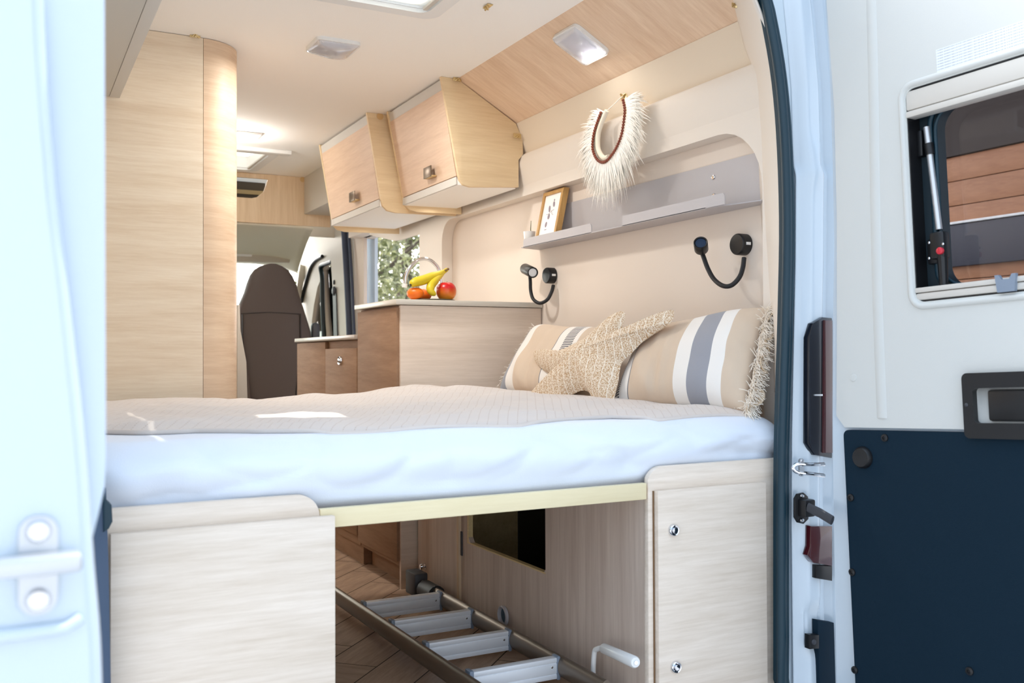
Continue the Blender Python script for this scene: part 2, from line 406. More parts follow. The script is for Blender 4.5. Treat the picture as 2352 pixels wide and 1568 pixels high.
tmp = bpy.data.meshes.new('t'); m2.bm.to_mesh(tmp); m2.bm.free(); m.bm.from_mesh(tmp)
seal = struct(m.build('trim_7', RUBBER, smooth=60))
# body ring beyond the seal
R3 = off2(R0, 0.034); outer = [(2.0, -0.3)]; 
m = MB(); m.plate([(1.985, -0.35), (1.985, 1.2), (1.955, 1.6), (1.86, 1.98), (0.0, 1.98), (-0.095, 1.6), (-0.125, 1.2), (-0.125, -0.35)], [off2(R0, 0.033)], XZ(1.81), (0, 0.03, 0))
struct(m.build('wall_rear', BODY2))
# right jamb with pressed ridges (between seal and the open door)
jin = [(1800, -60), (1812, 60), (1824, 200), (1829, 400), (1828, 600), (1824, 800), (1820, 1000), (1819, 1200), (1821, 1400), (1824, 1640)]
jp = [at(x, y, 'y', 1.80) for x, y in jin]; jl = [(p.z, p.x) for p in jp][::-1]
prof = [(0, 0.0), (0.08, -0.004), (0.2, -0.030), (0.45, -0.034), (0.55, -0.014), (0.72, -0.010), (0.86, -0.03), (1.0, -0.034)]
def jamb(u, v):
    z = lerp(-0.10, 1.84, u); x0 = interp(jl, z)-0.002
    w = 0.135
    y = 1.80+interp(prof, v)
    bump = 0.012*math.exp(-((z-1.34)/0.05)**2)*math.exp(-((v-0.3)/0.15)**2)
    step = 0.010*(1/(1+math.exp(-(z-1.32)/0.006)))*(1 if v < 0.9 else 0)
    pocket = 0.012*(1/(1+math.exp((z-0.22)/0.008)))*(1/(1+math.exp(-(z-0.12)/0.008)))*(1 if 0.15 < v < 0.5 else 0)
    y += -bump+step+pocket
    return V((x0+v*w, y, z))
struct(MB().grid(160, 28, jamb).build('trim_8', BODY, smooth=50, solid=0.003))
# lens pocket: tail light
tl = thing('tail_light', 'dark red tail lamp edge in the gap between the rear pillar and the right door', 'tail light', (1.86, 1.74, 0.35))
def lp(x, y, Y=1.755): p = at(x, y, 'y', Y); return p
pts = [lp(*q) for q in ((1858, 775), (1868, 742), (1890, 728), (1912, 730), (1912, 1052), (1872, 1045), (1857, 1018))]
MB().poly(pts, (0, 0.02, 0), 0.003).build('housing', DARKL, tl)
pts = [lp(x, y, 1.748) for x, y in ((1895, 735), (1913, 735), (1913, 1040), (1893, 1040))]
MB().poly(pts, (0, 0.02, 0), 0.002).build('red_lens', REDL, tl)
pts = [lp(x, y, 1.75) for x, y in ((1872, 905), (1890, 905), (1890, 909), (1872, 909))]
MB().poly(pts, (0, 0.004, 0)).build('lamp_strip', ALU, tl)
pts = [lp(x, y, 1.754) for x, y in ((1863, 1208), (1912, 1208), (1912, 1300), (1868, 1292), (1856, 1275), (1862, 1255))]
MB().poly(pts, (0, 0.02, 0), 0.002).build('lower_housing', REDL, tl)
bp = thing('bumper_end', 'black plastic bumper end below the tail lamp beside the right door', 'bumper', lp(1895, 1500))
MB().poly([lp(x, y, 1.756) for x, y in ((1878, 1424), (1916, 1430), (1922, 1640), (1884, 1640))], (0, 0.02, 0), 0.002).build('cover', BLACKP, bp)
MB().poly([lp(x, y, 1.750) for x, y in ((1861, 1458), (1882, 1458), (1882, 1489), (1861, 1491))], (0, 0.02, 0), 0.002).build('tab', BLACK, bp)
MB().lathe([(0, -0.004), (0.006, -0.003), (0.007, 0.0)], lp(1869, 1474, 1.750), (0, 1, 0), 16).build('screw', DGREY, bp)
MB().poly([lp(x, y, 1.752) for x, y in ((1876, 1298), (1912, 1300), (1912, 1334), (1876, 1328))], (0, 0.02, 0), 0.002).build('upper_pad', BLACK, bp)

# striker and door check on the right jamb
def striker(root, c, k=1.0):
    """U shaped wire loop on a two bolt plate; c = plate centre, faces -Y"""
    c = V(c)
    MB().plate(rrect(-0.013*k, 0.013*k, -0.036*k, 0.036*k, 0.012*k), [], lambda a, b: c+V((a, 0, b)), (0, 0.004, 0)).build('plate', ALU, root)
    for s in (-1, 1):
        MB().lathe([(0, -0.006*k), (0.007*k, -0.005*k), (0.009*k, -0.001), (0.009*k, 0.0)], c+V((0, 0, s*0.025*k)), (0, 1, 0), 18).build('bolt', CHROME, root)
c = at(1842, 1073, 'y', 1.765)
st = thing('door_striker', 'chromed steel striker loop with two bolts on the white right jamb', 'striker', c)
striker(st, c, 0.62)
p = [at(x, y, 'y', Y) for x, y, Y in ((1893, 1066, 1.73), (1860, 1067, 1.735), (1832, 1066, 1.745), (1822, 1074, 1.75), (1832, 1084, 1.745), (1860, 1088, 1.735), (1893, 1092, 1.73))]
MB().tube(spline(p, 5), 0.0048, 10).build('loop', CHROME, st)
c = at(1842, 1165, 'y', 1.765)
dc = thing('door_check', 'black door check bracket and strap below the striker on the right jamb', 'door check', c)
MB().poly([at(x, y, 'y', 1.762) for x, y in ((1826, 1145), (1832, 1134), (1846, 1131), (1856, 1140), (1860, 1165), (1857, 1192), (1846, 1203), (1833, 1200), (1826, 1188))], (0, 0.006, 0), 0.001).build('plate', BLACK, dc)
MB().box(c.x-0.016, c.x+0.018, c.y-0.028, c.y, c.z-0.020, c.z+0.022, 0.004).build('bracket', BLACK, dc)
for yy in (1139, 1194):
    MB().lathe([(0, -0.006), (0.004, -0.005), (0.005, 0.0)], at(1841, yy, 'y', 1.760), (0, 1, 0), 14).build('bolt', CHROME, dc)
a, b = at(1856, 1165, 'y', 1.735), at(1912, 1195, 'y', 1.66)
MB().tube([a, a.lerp(b, 0.5)+V((0, 0, 0.002)), b], 0.012, 8, sx=0.45).build('strap', DGREY, dc)

# ------------------------------------------------------------ right rear door, open past ninety degrees
HP = at(1905, 818, 'y', 1.70)
du = V((0.105, -0.9935, 0.045)).normalized(); nn = V((0.0, 0.0, 1.0)); nx = du.cross(nn).normalized()*-1
nrm = V((0, 0, 1)).cross(du).normalized()  # horizontal normal
if nrm.x < 0: nrm = -nrm
upd = nrm.cross(du).normalized()
if upd.z < 0: upd = -upd
D1R = sroot('door_1', HP); DM = Matrix.Identity(4)
DU, DN, DV = du, nrm, upd
if DU.cross(DN).dot(DV) < 0: DN = -DN
for i in range(3): DM[i][0] = DU[i]; DM[i][1] = DN[i]; DM[i][2] = DV[i]; DM[i][3] = HP[i]
D1R.matrix_world = DM; OFF[D1R.name] = V((0, 0, 0)); OUT = 1 if DN.x > 0 else -1     # +Y local = away from the camera
def dl(px, py, w=0.0):
    """photo point on the door's inner face, in door coordinates"""
    p = onp(px, py, HP+DN*w*OUT, DN)-HP; return (p.dot(DU), p.dot(DV))
DP = lambda w: (lambda a, b: V((a, w*OUT, b)))
tl_ = dl(2085, 226); bl_ = dl(2098, 690)
WX0, WZ1, WZ0 = (tl_[0]+bl_[0])/2, tl_[1]+0.02, bl_[1]-0.005
WX1 = WX0+0.47
winhole = rrect(WX0, WX1, WZ0, WZ1, 0.022)
# painted shell: edge strip on the hinge side
edge_l = [(dl(1886, -60)[0], 1.15)]+[dl(x, y) for x, y in ((1888, 0), (1898, 150), (1905, 350), (1909, 560), (1906, 760), (1905, 1000), (1908, 1200), (1912, 1400), (1915, 1568), (1916, 1640))]+[(dl(1916, 1640)[0], -0.95)]
edge_l[0] = (edge_l[1][0]-0.01, 1.08)
shell = edge_l+[(0.78, -0.95), (0.80, 0.6), (0.74, 1.08)]
m = MB(); m.plate(shell, [winhole], DP(0.012), (0, OUT*0.05, 0)); sh = m.build('door_shell', BODY, D1R, smooth=30)
# beige inner trim
bz = dl(2000, 982)[1]
tr_l = [dl(x, y) for x, y in ((1893, -60), (1898, 0), (1916, 250), (1922, 500), (1922, 800), (1921, 955), (1934, 972))]
tr_l = [(tr_l[0][0], 1.02)]+tr_l[1:]
m = MB(); m.plate(tr_l+[(dl(1940, 976)[0], bz), (0.76, bz), (0.77, 0.6), (0.72, 1.02)], [winhole], DP(0.0), (0, OUT*0.012, 0))
tr = m.build('inner_trim', mat('pale grey beige door lining', S(205, 206, 202), 0.55, bump=0.1, bscale=500), D1R, smooth=30)
# crease line and window surround
cx0 = dl(2000, 0)[0]
m = MB(); m.poly([V((dl(1990, -40)[0], 0, 1.0)), V((dl(2012, -40)[0], -OUT*0.006, 1.0)), V((0.5, 0, 1.0))], (0, 0, 0.001))
m.bm.free()
m = MB()
cre = [dl(x, y) for x, y in ((2000, -40), (2006, 200), (2010, 450), (2016, 700), (2026, 960))]
m.tube([V((a, OUT*0.006, b)) for a, b in spline([V((a, b, 0)) for a, b in cre], 4) for _ in (0,)] if False else [V((q.x, OUT*0.0245, q.y)) for q in spline([V((a, b, 0)) for a, b in cre], 4)], 0.028, 32)
m.build('crease', tr.data.materials[0], tr)
def ringtube(x0, x1, z0, z1, r, w, rad, name, mt, par, seg=10):
    P = rrect(x0, x1, z0, z1, r); mm = MB(); mm.tube([V((a, w*OUT, b)) for a, b in P], rad, seg, closed=True); return mm.build(name, mt, par, smooth=60)
ringtube(WX0-0.010, WX1+0.01, WZ0-0.010, WZ1+0.01, 0.03, 0.0015, 0.008, 'window_surround', tr.data.materials[0], tr)
# black lower lining
bx = dl(1940, 1000)[0]; 
m = MB(); m.plate(rrect(bx, 0.75, -0.93, bz-0.006, [0.02, 0.014, 0.02, 0.02]), [], DP(-0.004), (0, OUT*0.014, 0)); lo = m.build('lower_lining', BLACKP, D1R, smooth=30)
c = dl(1985, 1050)
def dlathe(prof, c, w, name, mt, par, seg=28):
    return MB().lathe([(r, h) for r, h in prof], V((c[0], w*OUT, c[1])), (0, -OUT, 0), seg).build(name, mt, par, smooth=50)
dlathe([(0.026, 0), (0.025, 0.006), (0.021, 0.012), (0.012, 0.011), (0.0, 0.010)], c, -0.004, 'rubber_buffer', BLACK, D1R)
for q in ((2035, 1005), (1957, 1142), (1960, 1313), (1966, 1537), (2230, 1540)):
    dlathe([(0.009, 0), (0.0085, 0.003), (0.004, 0.0045), (0.003, 0.002), (0, 0.002)], dl(*q), -0.004, 'clip', BLACK, lo, 18)
dlathe([(0.009, 0), (0.0085, 0.002), (0.0, 0.003)], dl(1960, 867), 0.0, 'plug', tr.data.materials[0], tr, 18)
# handle recess
h0, h1 = dl(2217, 857), dl(2217, 1003)
hx0 = h0[0]; hx1 = hx0+0.24; hz1, hz0 = h0[1], h1[1]-0.002
gx0 = dl(2245, 930)[0]
m = MB(); m.plate(rrect(hx0, hx1, hz0, hz1, 0.012), [rrect(gx0, hx1-0.02, hz0+0.032, hz1-0.032, 0.008)], DP(-0.016), (0, OUT*0.018, 0)); hd = m.build('door_handle', BLACK, D1R, smooth=40)
MB().plate(rrect(gx0-0.002, hx1-0.018, hz0+0.03, hz1-0.03, 0.008), [], DP(0.0), (0, OUT*0.002, 0)).build('recess_floor', BLACK, hd)
MB().box(gx0+0.028, hx1-0.03, min(-0.012*OUT, 0), max(-0.012*OUT, 0), hz0+0.036, hz1-0.036, 0.006).build('pull_lever', BLACK, hd)
dlathe([(0.004, 0), (0.003, 0.001), (0, 0.001)], dl(2229, 929), -0.016, 'screw', DGREY, hd, 12)
# blank information sticker with rows of fine print
s0, s1 = dl(2150, 115), dl(2150, 172)
def sticker():
    m, n, b = base_mat('white sticker with rows of small grey print'); b.inputs['Roughness'].default_value = 0.4
    t = n.nodes.new('ShaderNodeTexCoord'); mp = n.nodes.new('ShaderNodeMapping'); mp.inputs['Scale'].default_value = (500, 1, 1); n.links.new(t.outputs['Object'], mp.inputs[0])
    w = n.nodes.new('ShaderNodeTexWave'); w.bands_direction = 'Z'; w.inputs['Scale'].default_value = 52
    n.links.new(t.outputs['Object'], w.inputs['Vector'])
    z = n.nodes.new('ShaderNodeTexNoise'); z.inputs['Scale'].default_value = 1; n.links.new(mp.outputs[0], z.inputs['Vector'])
    g1 = n.nodes.new('ShaderNodeMath'); g1.operation = 'GREATER_THAN'; g1.inputs[1].default_value = 0.72; n.links.new(w.outputs['Fac'], g1.inputs[0])
    g2 = n.nodes.new('ShaderNodeMath'); g2.operation = 'GREATER_THAN'; g2.inputs[1].default_value = 0.46; n.links.new(z.outputs[0], g2.inputs[0])
    mu = n.nodes.new('ShaderNodeMath'); mu.operation = 'MULTIPLY'; n.links.new(g1.outputs[0], mu.inputs[0]); n.links.new(g2.outputs[0], mu.inputs[1])
    mx = n.nodes.new('ShaderNodeMix'); mx.data_type = 'RGBA'; mx.inputs['A'].default_value = S(224, 229, 233); mx.inputs['B'].default_value = S(180, 184, 192)
    n.links.new(mu.outputs[0], mx.inputs['Factor']); n.links.new(mx.outputs['Result'], b.inputs['Base Color']); return m
stk = sticker(); STW = WHITEP
MB().plate([(s0[0], s1[1]), (s0[0]+0.36, s1[1]), (s0[0]+0.36, s0[1]), (s0[0], s0[1])], [], DP(-0.0008), (0, OUT*0.0008, 0)).build('information_sticker', stk, tr)
# window in the door: blind rails, rubber frame, pane, stay
wr = MB(); zr = WZ1-0.052
wr.box(WX0, WX1, min(0, 0.03*OUT), max(0, 0.03*OUT), zr+0.004, WZ1-0.004, 0.004); wr.box(WX0, WX1, min(-0.002*OUT, 0.03*OUT), max(-0.002*OUT, 0.03*OUT), zr-0.012, zr+0.002, 0.002)
wr.build('blind_rail', GREYL, D1R)
wr = MB(); zl = WZ0
wr.box(WX0, WX1, min(0, 0.03*OUT), max(0, 0.03*OUT), zl+0.004, zl+0.020, 0.004); wr.box(WX0, WX1, min(-0.002*OUT, 0.03*OUT), max(-0.002*OUT, 0.03*OUT), zl+0.021, zl+0.032, 0.002)
br = wr.build('blind_rail', GREYL, D1R)
q = dl(2315, 650)
MB().plate([(q[0]-0.022, q[1]+0.018), (q[0]-0.014, q[1]+0.018), (q[0]-0.008, q[1]+0.008), (q[0]+0.008, q[1]+0.008), (q[0]+0.014, q[1]+0.018), (q[0]+0.022, q[1]+0.018), (q[0]+0.018, q[1]-0.018), (q[0]-0.018, q[1]-0.018)], [], DP(-0.010), (0, OUT*0.01, 0)).build('blind_grip', GREYP, br)
win = MB(); win.plate(rrect(WX0-0.004, WX1+0.004, WZ0, WZ1, 0.02), [rrect(WX0+0.045, WX1-0.03, WZ0+0.030, WZ1-0.045, 0.05, 8)], DP(0.045), (0, OUT*0.03, 0))
wf = win.build('window_frame', mat('black rubber window frame', S(22, 38, 46), 0.45), D1R, smooth=30)
for d_, r_ in ((0.03, 0.006), (0.042, 0.004)):
    ringtube(WX0+d_, WX1-d_+0.02, WZ0+d_-0.01, WZ1-d_-0.005, 0.05, 0.042, r_, 'rubber_lip', RUBBER, wf)
MB().plate(rrect(WX0+0.02, WX1-0.02, WZ0+0.02, WZ1-0.02, 0.04), [], DP(0.085), (0, OUT*0.004, 0)).build('pane', GLASSD, D1R)
MB().plate(rrect(WX0-0.001, WX1+0.001, WZ0-0.001, WZ1+0.001, 0.022), [rrect(WX0+0.003, WX1-0.003, WZ0+0.003, WZ1-0.003, 0.02)], DP(0.003), (0, OUT*0.06, 0)).build('liner', BLACK, wf)
pa, pb = dl(2128, 292, 0.035), dl(2157, 527, 0.035)
stay = MB(); stay.tube([V((pa[0], 0.035*OUT, pa[1])), V((pb[0], 0.035*OUT, pb[1]))], 0.0072, 14); sty = stay.build('window_stay', ALU, D1R)
pc, pd_ = dl(2133, 330, 0.035), dl(2137, 355, 0.035)
MB().tube([V((pc[0], 0.035*OUT, pc[1])), V((pd_[0], 0.035*OUT, pd_[1]))], 0.0105, 14).build('collar', BLACK, sty)
q = dl(2118, 330, 0.04); MB().box(q[0]-0.008, q[0]+0.006, min(0.03*OUT, 0.05*OUT), max(0.03*OUT, 0.05*OUT), q[1]-0.03, q[1]+0.03, 0.003).build('bracket', BLACK, sty)
q = dl(2160, 575, 0.035)
lt = MB(); lt.box(q[0]-0.030, q[0]+0.004, min(0.03*OUT, 0.05*OUT), max(0.03*OUT, 0.05*OUT), q[1]-0.028, q[1]+0.028, 0.004)
lt.box(q[0]-0.014, q[0]+0.022, min(0.014*OUT, 0.04*OUT), max(0.014*OUT, 0.04*OUT), q[1]-0.02, q[1]+0.04, 0.006)
lt.tube([V((q[0]+0.01, 0.025*OUT, q[1]+0.0)), V((q[0]+0.013, 0.02*OUT, q[1]-0.09))], [0.012, 0.009], 10)
lat = lt.build('latch', BLACK, sty)
dlathe([(0.008, 0), (0.0078, 0.006), (0.005, 0.008), (0, 0.008)], dl(2161, 576, 0.014), 0.014, 'red_button', mat('red plastic button', S(200, 30, 50), 0.3), lat, 18)
for a_, b_ in ((2134, 557), (2134, 593), (2166, 560)):
    dlathe([(0.0028, 0), (0, 0.0015)], dl(a_, b_, 0.014), 0.0135, 'screw', CHROME, lat, 10)

# ------------------------------------------------------------ left rear door, edge-on close to the camera
d2 = sroot('door_2', (0.02, 1.3, -0.1))
def dz(x, y, Y=0.93): p = at(x, y, 'y', Y); return (p.x, p.z)
mid = [dz(x, y) for x, y in ((70, -80), (76, 80), (88, 250), (105, 450), (130, 650), (150, 830), (168, 1000), (178, 1120), (190, 1300), (205, 1480), (212, 1700))]
lft = -0.14
MB().plate([(lft, mid[-1][1])]+mid[::-1]+[(lft, mid[0][1])], [], XZ(0.93), (0, 0.80, 0)).build('edge_panel', BODY, d2, smooth=30)
rgt = [dz(x, y, 0.955) for x, y in ((240, -80), (241, 300), (242, 700), (243, 900), (243, 1060), (240, 1120), (226, 1180), (211, 1240), (212, 1350), (219, 1480), (224, 1700))]
mid2 = [(x-0.02, z) for x, z in mid]
MB().plate(mid2+rgt[::-1], [], XZ(0.955), (0, 0.77, 0)).build('inner_flange', BODY, d2, smooth=30)
MB().tube([V((x+0.0005, 0.945, z)) for x, z in [(p.x, p.y) for p in spline([V((a, b, 0)) for a, b in mid], 4)]], 0.010, 12).build('folded_lip', BODY, d2, smooth=80)
# pressed rim under the striker
z1 = dz(100, 1450)[1]
MB().tube([V((lft+0.01, 0.926, z1)), V((dz(150, 1445)[0], 0.926, z1+0.002)), V((dz(185, 1430)[0], 0.93, z1+0.008))], 0.006, 10).build('pressed_rim', BODY, d2, smooth=80)
c = at(88, 1298, 'y', 0.925)
s2 = thing('lock_striker', 'blurred steel lock striker with two bolts on the edge of the near left door', 'striker', c)
striker(s2, c, 1.18)
MB().box(c.x-0.033, c.x+0.033, c.y-0.03, c.y-0.004, c.z-0.004, c.z+0.012, 0.004).build('loop', ALU, s2)
# black seal foot on the left side
ls = thing('rubber_buffer', 'black rubber buffer on the left edge of the rear opening beside the mattress', 'buffer', at(246, 1180, 'y', 1.77))
MB().poly([at(x, y, 'y', 1.77) for x, y in ((236, 1120), (246, 1150), (257, 1160), (259, 1198), (250, 1215), (238, 1222))], (0, 0.04, 0), 0.004).build('pad', RUBBER, ls)
struct(MB().poly([at(x, y, 'y', 1.775) for x, y in ((205, 1120), (244, 1120), (250, 1300), (256, 1640), (205, 1640))], (0, 0.02, 0), 0.002).build('trim_9', mat('slate blue weather strip', S(62, 80, 104), 0.6)))

# ============================================================ GARAGE AND BED
YB = 1.84
def P3(x, y, Y=YB): return at(x, y, 'y', Y)
# left cupboard
lc = thing('garage_cupboard', 'wide pale oak cupboard with blank door at the lower left below the mattress', 'cupboard', (0.4, 1.9, 0))
zt = P3(500, 1150).z; xr = P3(735, 1200).x
pts = [V((0.02, YB, 0.0)), V((xr, YB, 0.0))]+[V((a, YB, b)) for a, b in rrect(0.02, xr, 0.2, zt, [0.045, 0.001, 0, 0], 8)[:9]]+[V((0.02, YB, zt))]
MB().poly(pts, (0, 0.016, 0), 0.0015).build('front_panel', W_CUP, lc, smooth=40)
dt = P3(500, 1203).z; xd = P3(764, 1250).x; xdl = P3(251, 1400).x
MB().box(xdl, xd, YB-0.018, YB-0.001, 0.0, dt, 0.002).build('cupboard_door', W_CUP, lc)
MB().box(0.02, xr-0.02, YB+0.016, 3.2, 0.0, 0.515).build('body', W_CUP, lc)
MB().box(xr-0.004, xr+0.008, YB+0.3, YB+0.33, 0.33, 0.36, 0.002).build('catch', WHITEP, lc)
# right cupboard
rc = thing('garage_cupboard', 'narrow pale oak cupboard with two chrome button locks at the lower right', 'cupboard', (1.55, 1.9, 0))
xl = P3(1487, 1200).x; ztr = P3(1640, 1062).z; XR = 1.86
pts = [V((xl, YB, 0.0)), V((XR, YB, 0.0)), V((XR, YB, ztr))]+[V((a, YB, b)) for a, b in rrect(xl, XR, 0.2, ztr, [0.001, 0.045, 0, 0], 8)[7:16]]
MB().poly(pts, (0, 0.016, 0), 0.0015).build('front_panel', W_CUP, rc, smooth=40)
a, b = P3(1511, 1127, YB-0.018), P3(1760, 1108, YB-0.018)
dr = MB().box(a.x, b.x, YB-0.018, YB-0.001, 0.0, (a.z+b.z)/2, 0.002).build('cupboard_door', W_CUP, rc)
MB().box(a.x-0.003, a.x-0.0005, YB-0.004, YB-0.0005, 0.0, a.z-0.002).build('shadow_gap', EDGE, rc)
for x, y in ((1546, 1217), (1551, 1531)):
    k = P3(x, y, YB-0.018)
    lk = MB().lathe([(0.0, 0.003), (0.009, 0.003), (0.0095, 0.007), (0.012, 0.008), (0.0145, 0.005), (0.015, 0.0)], k, (0, -1, 0), 28).build('button_lock', CHROME, dr, smooth=50)
    MB().lathe([(0.0, 0.0105), (0.006, 0.0095), (0.008, 0.006), (0.008, 0.0)], k, (0, -1, 0), 22).build('push_button', CHROME, lk, smooth=50)
# garage side partition with cut-out
XG = xl+0.012
gp = thing('garage_partition', 'grey brown upright-grain partition with cut-out window beside the ladder', 'partition', (XG, 2.5, 0))
cut = [at(x, y, 'x', XG) for x, y in ((1075, 1160), (1076, 1248), (1253, 1316), (1255, 1160))]
cz0 = (cut[1].z+cut[2].z)/2; zt_ = 0.525
y1_, y0_ = cut[1].y, cut[2].y
Yst = at(1060, 1380, 'x', XG).y
MB().plate([(YB+0.016, 0), (Yst, 0), (Yst, zt_), (y1_, zt_), (y1_, cz0+0.02), (y1_-0.02, cz0), (y0_+0.012, cz0), (y0_, cz0+0.012), (y0_, zt_), (YB+0.016, zt_)], [], YZ(XG), (0.016, 0, 0)).build('panel', W_GAR, gp, smooth=0)
MB().plate([(y0_, cz0-0.001), (y1_+0.008, cz0-0.001), (y1_+0.008, zt_), (y1_-0.001, zt_), (y1_-0.001, cz0+0.003), (y0_, cz0+0.003)], [], YZ(XG-0.0005), (0.0165, 0, 0)).build('cut_edge', W_GAR2, gp, smooth=0)
MB().box(XG-0.010, XG+0.016, Yst, Yst+0.016, 0.03, zt_, 0.001).build('edge_strip', W_Z, gp)
MB().box(XG+0.0005, XG+0.014, Yst+0.016, 3.285, 0.02, zt_).build('hatch_door', W_GAR, gp)
MB().box(XG-0.004, XG, Yst-0.012, Yst-0.001, 0.19, 0.27, 0.001).build('hinge', DGREY, gp)
k = at(958, 1291, 'x', XG)
MB().lathe([(0, 0.022), (0.010, 0.020), (0.012, 0.014), (0.006, 0.010), (0.006, 0.004), (0.013, 0.003), (0.013, 0)], (XG, 3.22, k.z), (-1, 0, 0), 20).build('knob', CHROME, gp, smooth=50)
MB().box(XG+0.016, 1.86, 3.26, 3.275, 0.05, zt_).build('locker_back', W_GAR2, gp)
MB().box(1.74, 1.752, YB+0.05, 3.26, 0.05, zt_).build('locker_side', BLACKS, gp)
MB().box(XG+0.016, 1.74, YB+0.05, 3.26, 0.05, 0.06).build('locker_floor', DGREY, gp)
# oval grommet and crank
k = at(1158, 1413, 'x', XG-0.002)
gr = thing('hose_outlet', 'oval grey hose outlet low on the garage partition', 'outlet', k)
MB().lathe([(0.030, 0.0), (0.030, 0.008), (0.026, 0.010), (0.0235, 0.006), (0.022, -0.004)], k, (-1, 0, 0), 28).build('collar', LGREY, gr, smooth=60)
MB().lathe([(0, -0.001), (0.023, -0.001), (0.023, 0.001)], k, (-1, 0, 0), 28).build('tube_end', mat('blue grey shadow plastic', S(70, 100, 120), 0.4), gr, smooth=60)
ckp = [at(x, y, 'x', XG-0.035) for x, y in ((1361, 1640), (1362, 1560), (1365, 1500), (1372, 1490), (1384, 1488), (1395, 1490))]
ck = thing('crank_handle', 'white crank handle with round grip in front of the lower right cupboard', 'crank', ckp[0])
MB().tube(spline(ckp, 4), 0.0065, 12).build('crank_arm', WHITEP, ck, smooth=60)
g0, g1 = at(1386, 1488, 'x', XG-0.035), at(1460, 1521, 'x', XG-0.06)
dv = (g1-g0)
MB().tube([g0, g0+dv*0.02, g0+dv*0.5, g0+dv*0.97, g1], [0.011, 0.0125, 0.0132, 0.0138, 0.011], 18).build('grip', WHITEP, ck, smooth=60)
MB().tube([g1-dv*0.02, g1+dv*0.02], 0.005, 12).build('pin', CHROME, ck, smooth=60)
# bed frame rail
bf = thing('bed_frame', 'cream wooden bed rail spanning between the two rear cupboards', 'bed frame', (0.95, 1.9, 0.5))
MB().box(xr+0.0005, xl-0.0005, YB+0.001, YB+0.017, P3(1125, 1179, YB+0.001).z, 0.552, 0.002).build('rail', wood('cream rail', S(226, 210, 170), S(236, 222, 186), (2, 30, 30)), bf)
ZB = P3(1125, 1179, YB+0.022).z
MB().box(0.03, XG-0.004, YB+0.05, 3.22, 0.518, 0.532).build('slat_board', wood('plywood board', S(170, 150, 120), S(200, 178, 146), (2, 20, 2)), bf)

# mattress with fitted sheet
YM0, YM1, ZM0, ZM1 = YB+0.021, 3.24, 0.537, 0.695
def mattress():
    m = MB(); nx, nr = 170, 72
    x0, x1 = 0.03, 1.775; cy, cz = (YM0+YM1)/2, (ZM0+ZM1)/2; hy, hz = (YM1-YM0)/2, (ZM1-ZM0)/2
    rings = []
    prof = []
    r = 0.055
    # rounded rectangle in y,z sampled densest at the front
    pts = []
    for k in range(24): pts.append((YM0+0.045*0+ (lambda t: 0)(0), 0))
    pts = []
    def arc(cy_, cz_, a0, a1, n):
        for k in range(n):
            a = math.radians(lerp(a0, a1, k/n)); pts.append((cy_+r*math.cos(a), cz_+r*math.sin(a)))
    arc(YM0+r, ZM1-r, 90, 180, 12)
    for k in range(8): pts.append((YM0, lerp(ZM1-r, ZM0+r, k/8)))
    arc(YM0+r, ZM0+r, 180, 270, 8)
    for k in range(8): pts.append((lerp(YM0+r, YM1-r, k/8), ZM0))
    arc(YM1-r, ZM0+r, 270, 360, 5); arc(YM1-r, ZM1-r, 0, 90, 5)
    for k in range(26): pts.append((lerp(YM1-r, YM0+r, k/26), ZM1))
    for i in range(nx+1):
        t = i/nx; x = lerp(x0, x1, t)
        e = min(x-x0, x1-x)/0.07; e = max(0.0, min(1, e)); sh = math.sqrt(1-(1-e)**2)
        ringv = []
        for (y, z) in pts:
            yy = cy+(y-cy)*(0.955+0.045*sh); zz = cz+(z-cz)*(0.62+0.38*sh)
            fr = max(0, 1-(y-YM0)/0.06) # front side
            if fr > 0:
                h = (z-ZM0)/(ZM1-ZM0)
                bulge = -0.024*math.sin(PI*min(1, max(0, (h-0.3)/0.7)))*fr; hk = min(1, max(0, (h-0.2)/0.2))
                w1 = noise.noise(V((x*3.2+z*5, z*7, 3.1)))*0.010
                w2 = noise.noise(V((x*9-z*16, z*8, 9.2)))*0.008+0.010*(1-abs(noise.noise(V((x*2.6+z*3.0, z*11-x*1.8, 21.0)))))**6+0.007*(1-abs(noise.noise(V((x*5-z*9, z*9+x*2, 31.0)))))**8
                fold = 0
                if x < 0.55: fold = 0.007*math.sin((x*58+z*20))*max(0, 1-x/0.5)*max(0, 1-abs(h-0.4)*2)
                sag = 0.012*math.exp(-((x-0.85)/0.28)**2)*(1-h)*fr+0.004*math.sin(x*7)*(1-h)
                yy += bulge+fr*(w1+w2+fold)*hk; zz -= sag
            else:
                zz += noise.noise(V((x*4, y*4, 0)))*0.004*(1 if z > cz else 0)
            ringv.append(m.bm.verts.new((x, yy, zz)))
        rings.append(ringv)
    n = len(pts)
    for A_, B_ in zip(rings, rings[1:]):
        for k in range(n): m.bm.faces.new((A_[k], B_[k], B_[(k+1) % n], A_[(k+1) % n]))
    m.bm.faces.new(rings[0]); m.bm.faces.new(rings[-1][::-1])
    return m.build('mattress', SHEET, smooth=70)
tag(mattress(), 'thick mattress in a white fitted sheet lying across the rear of the van', 'mattress')

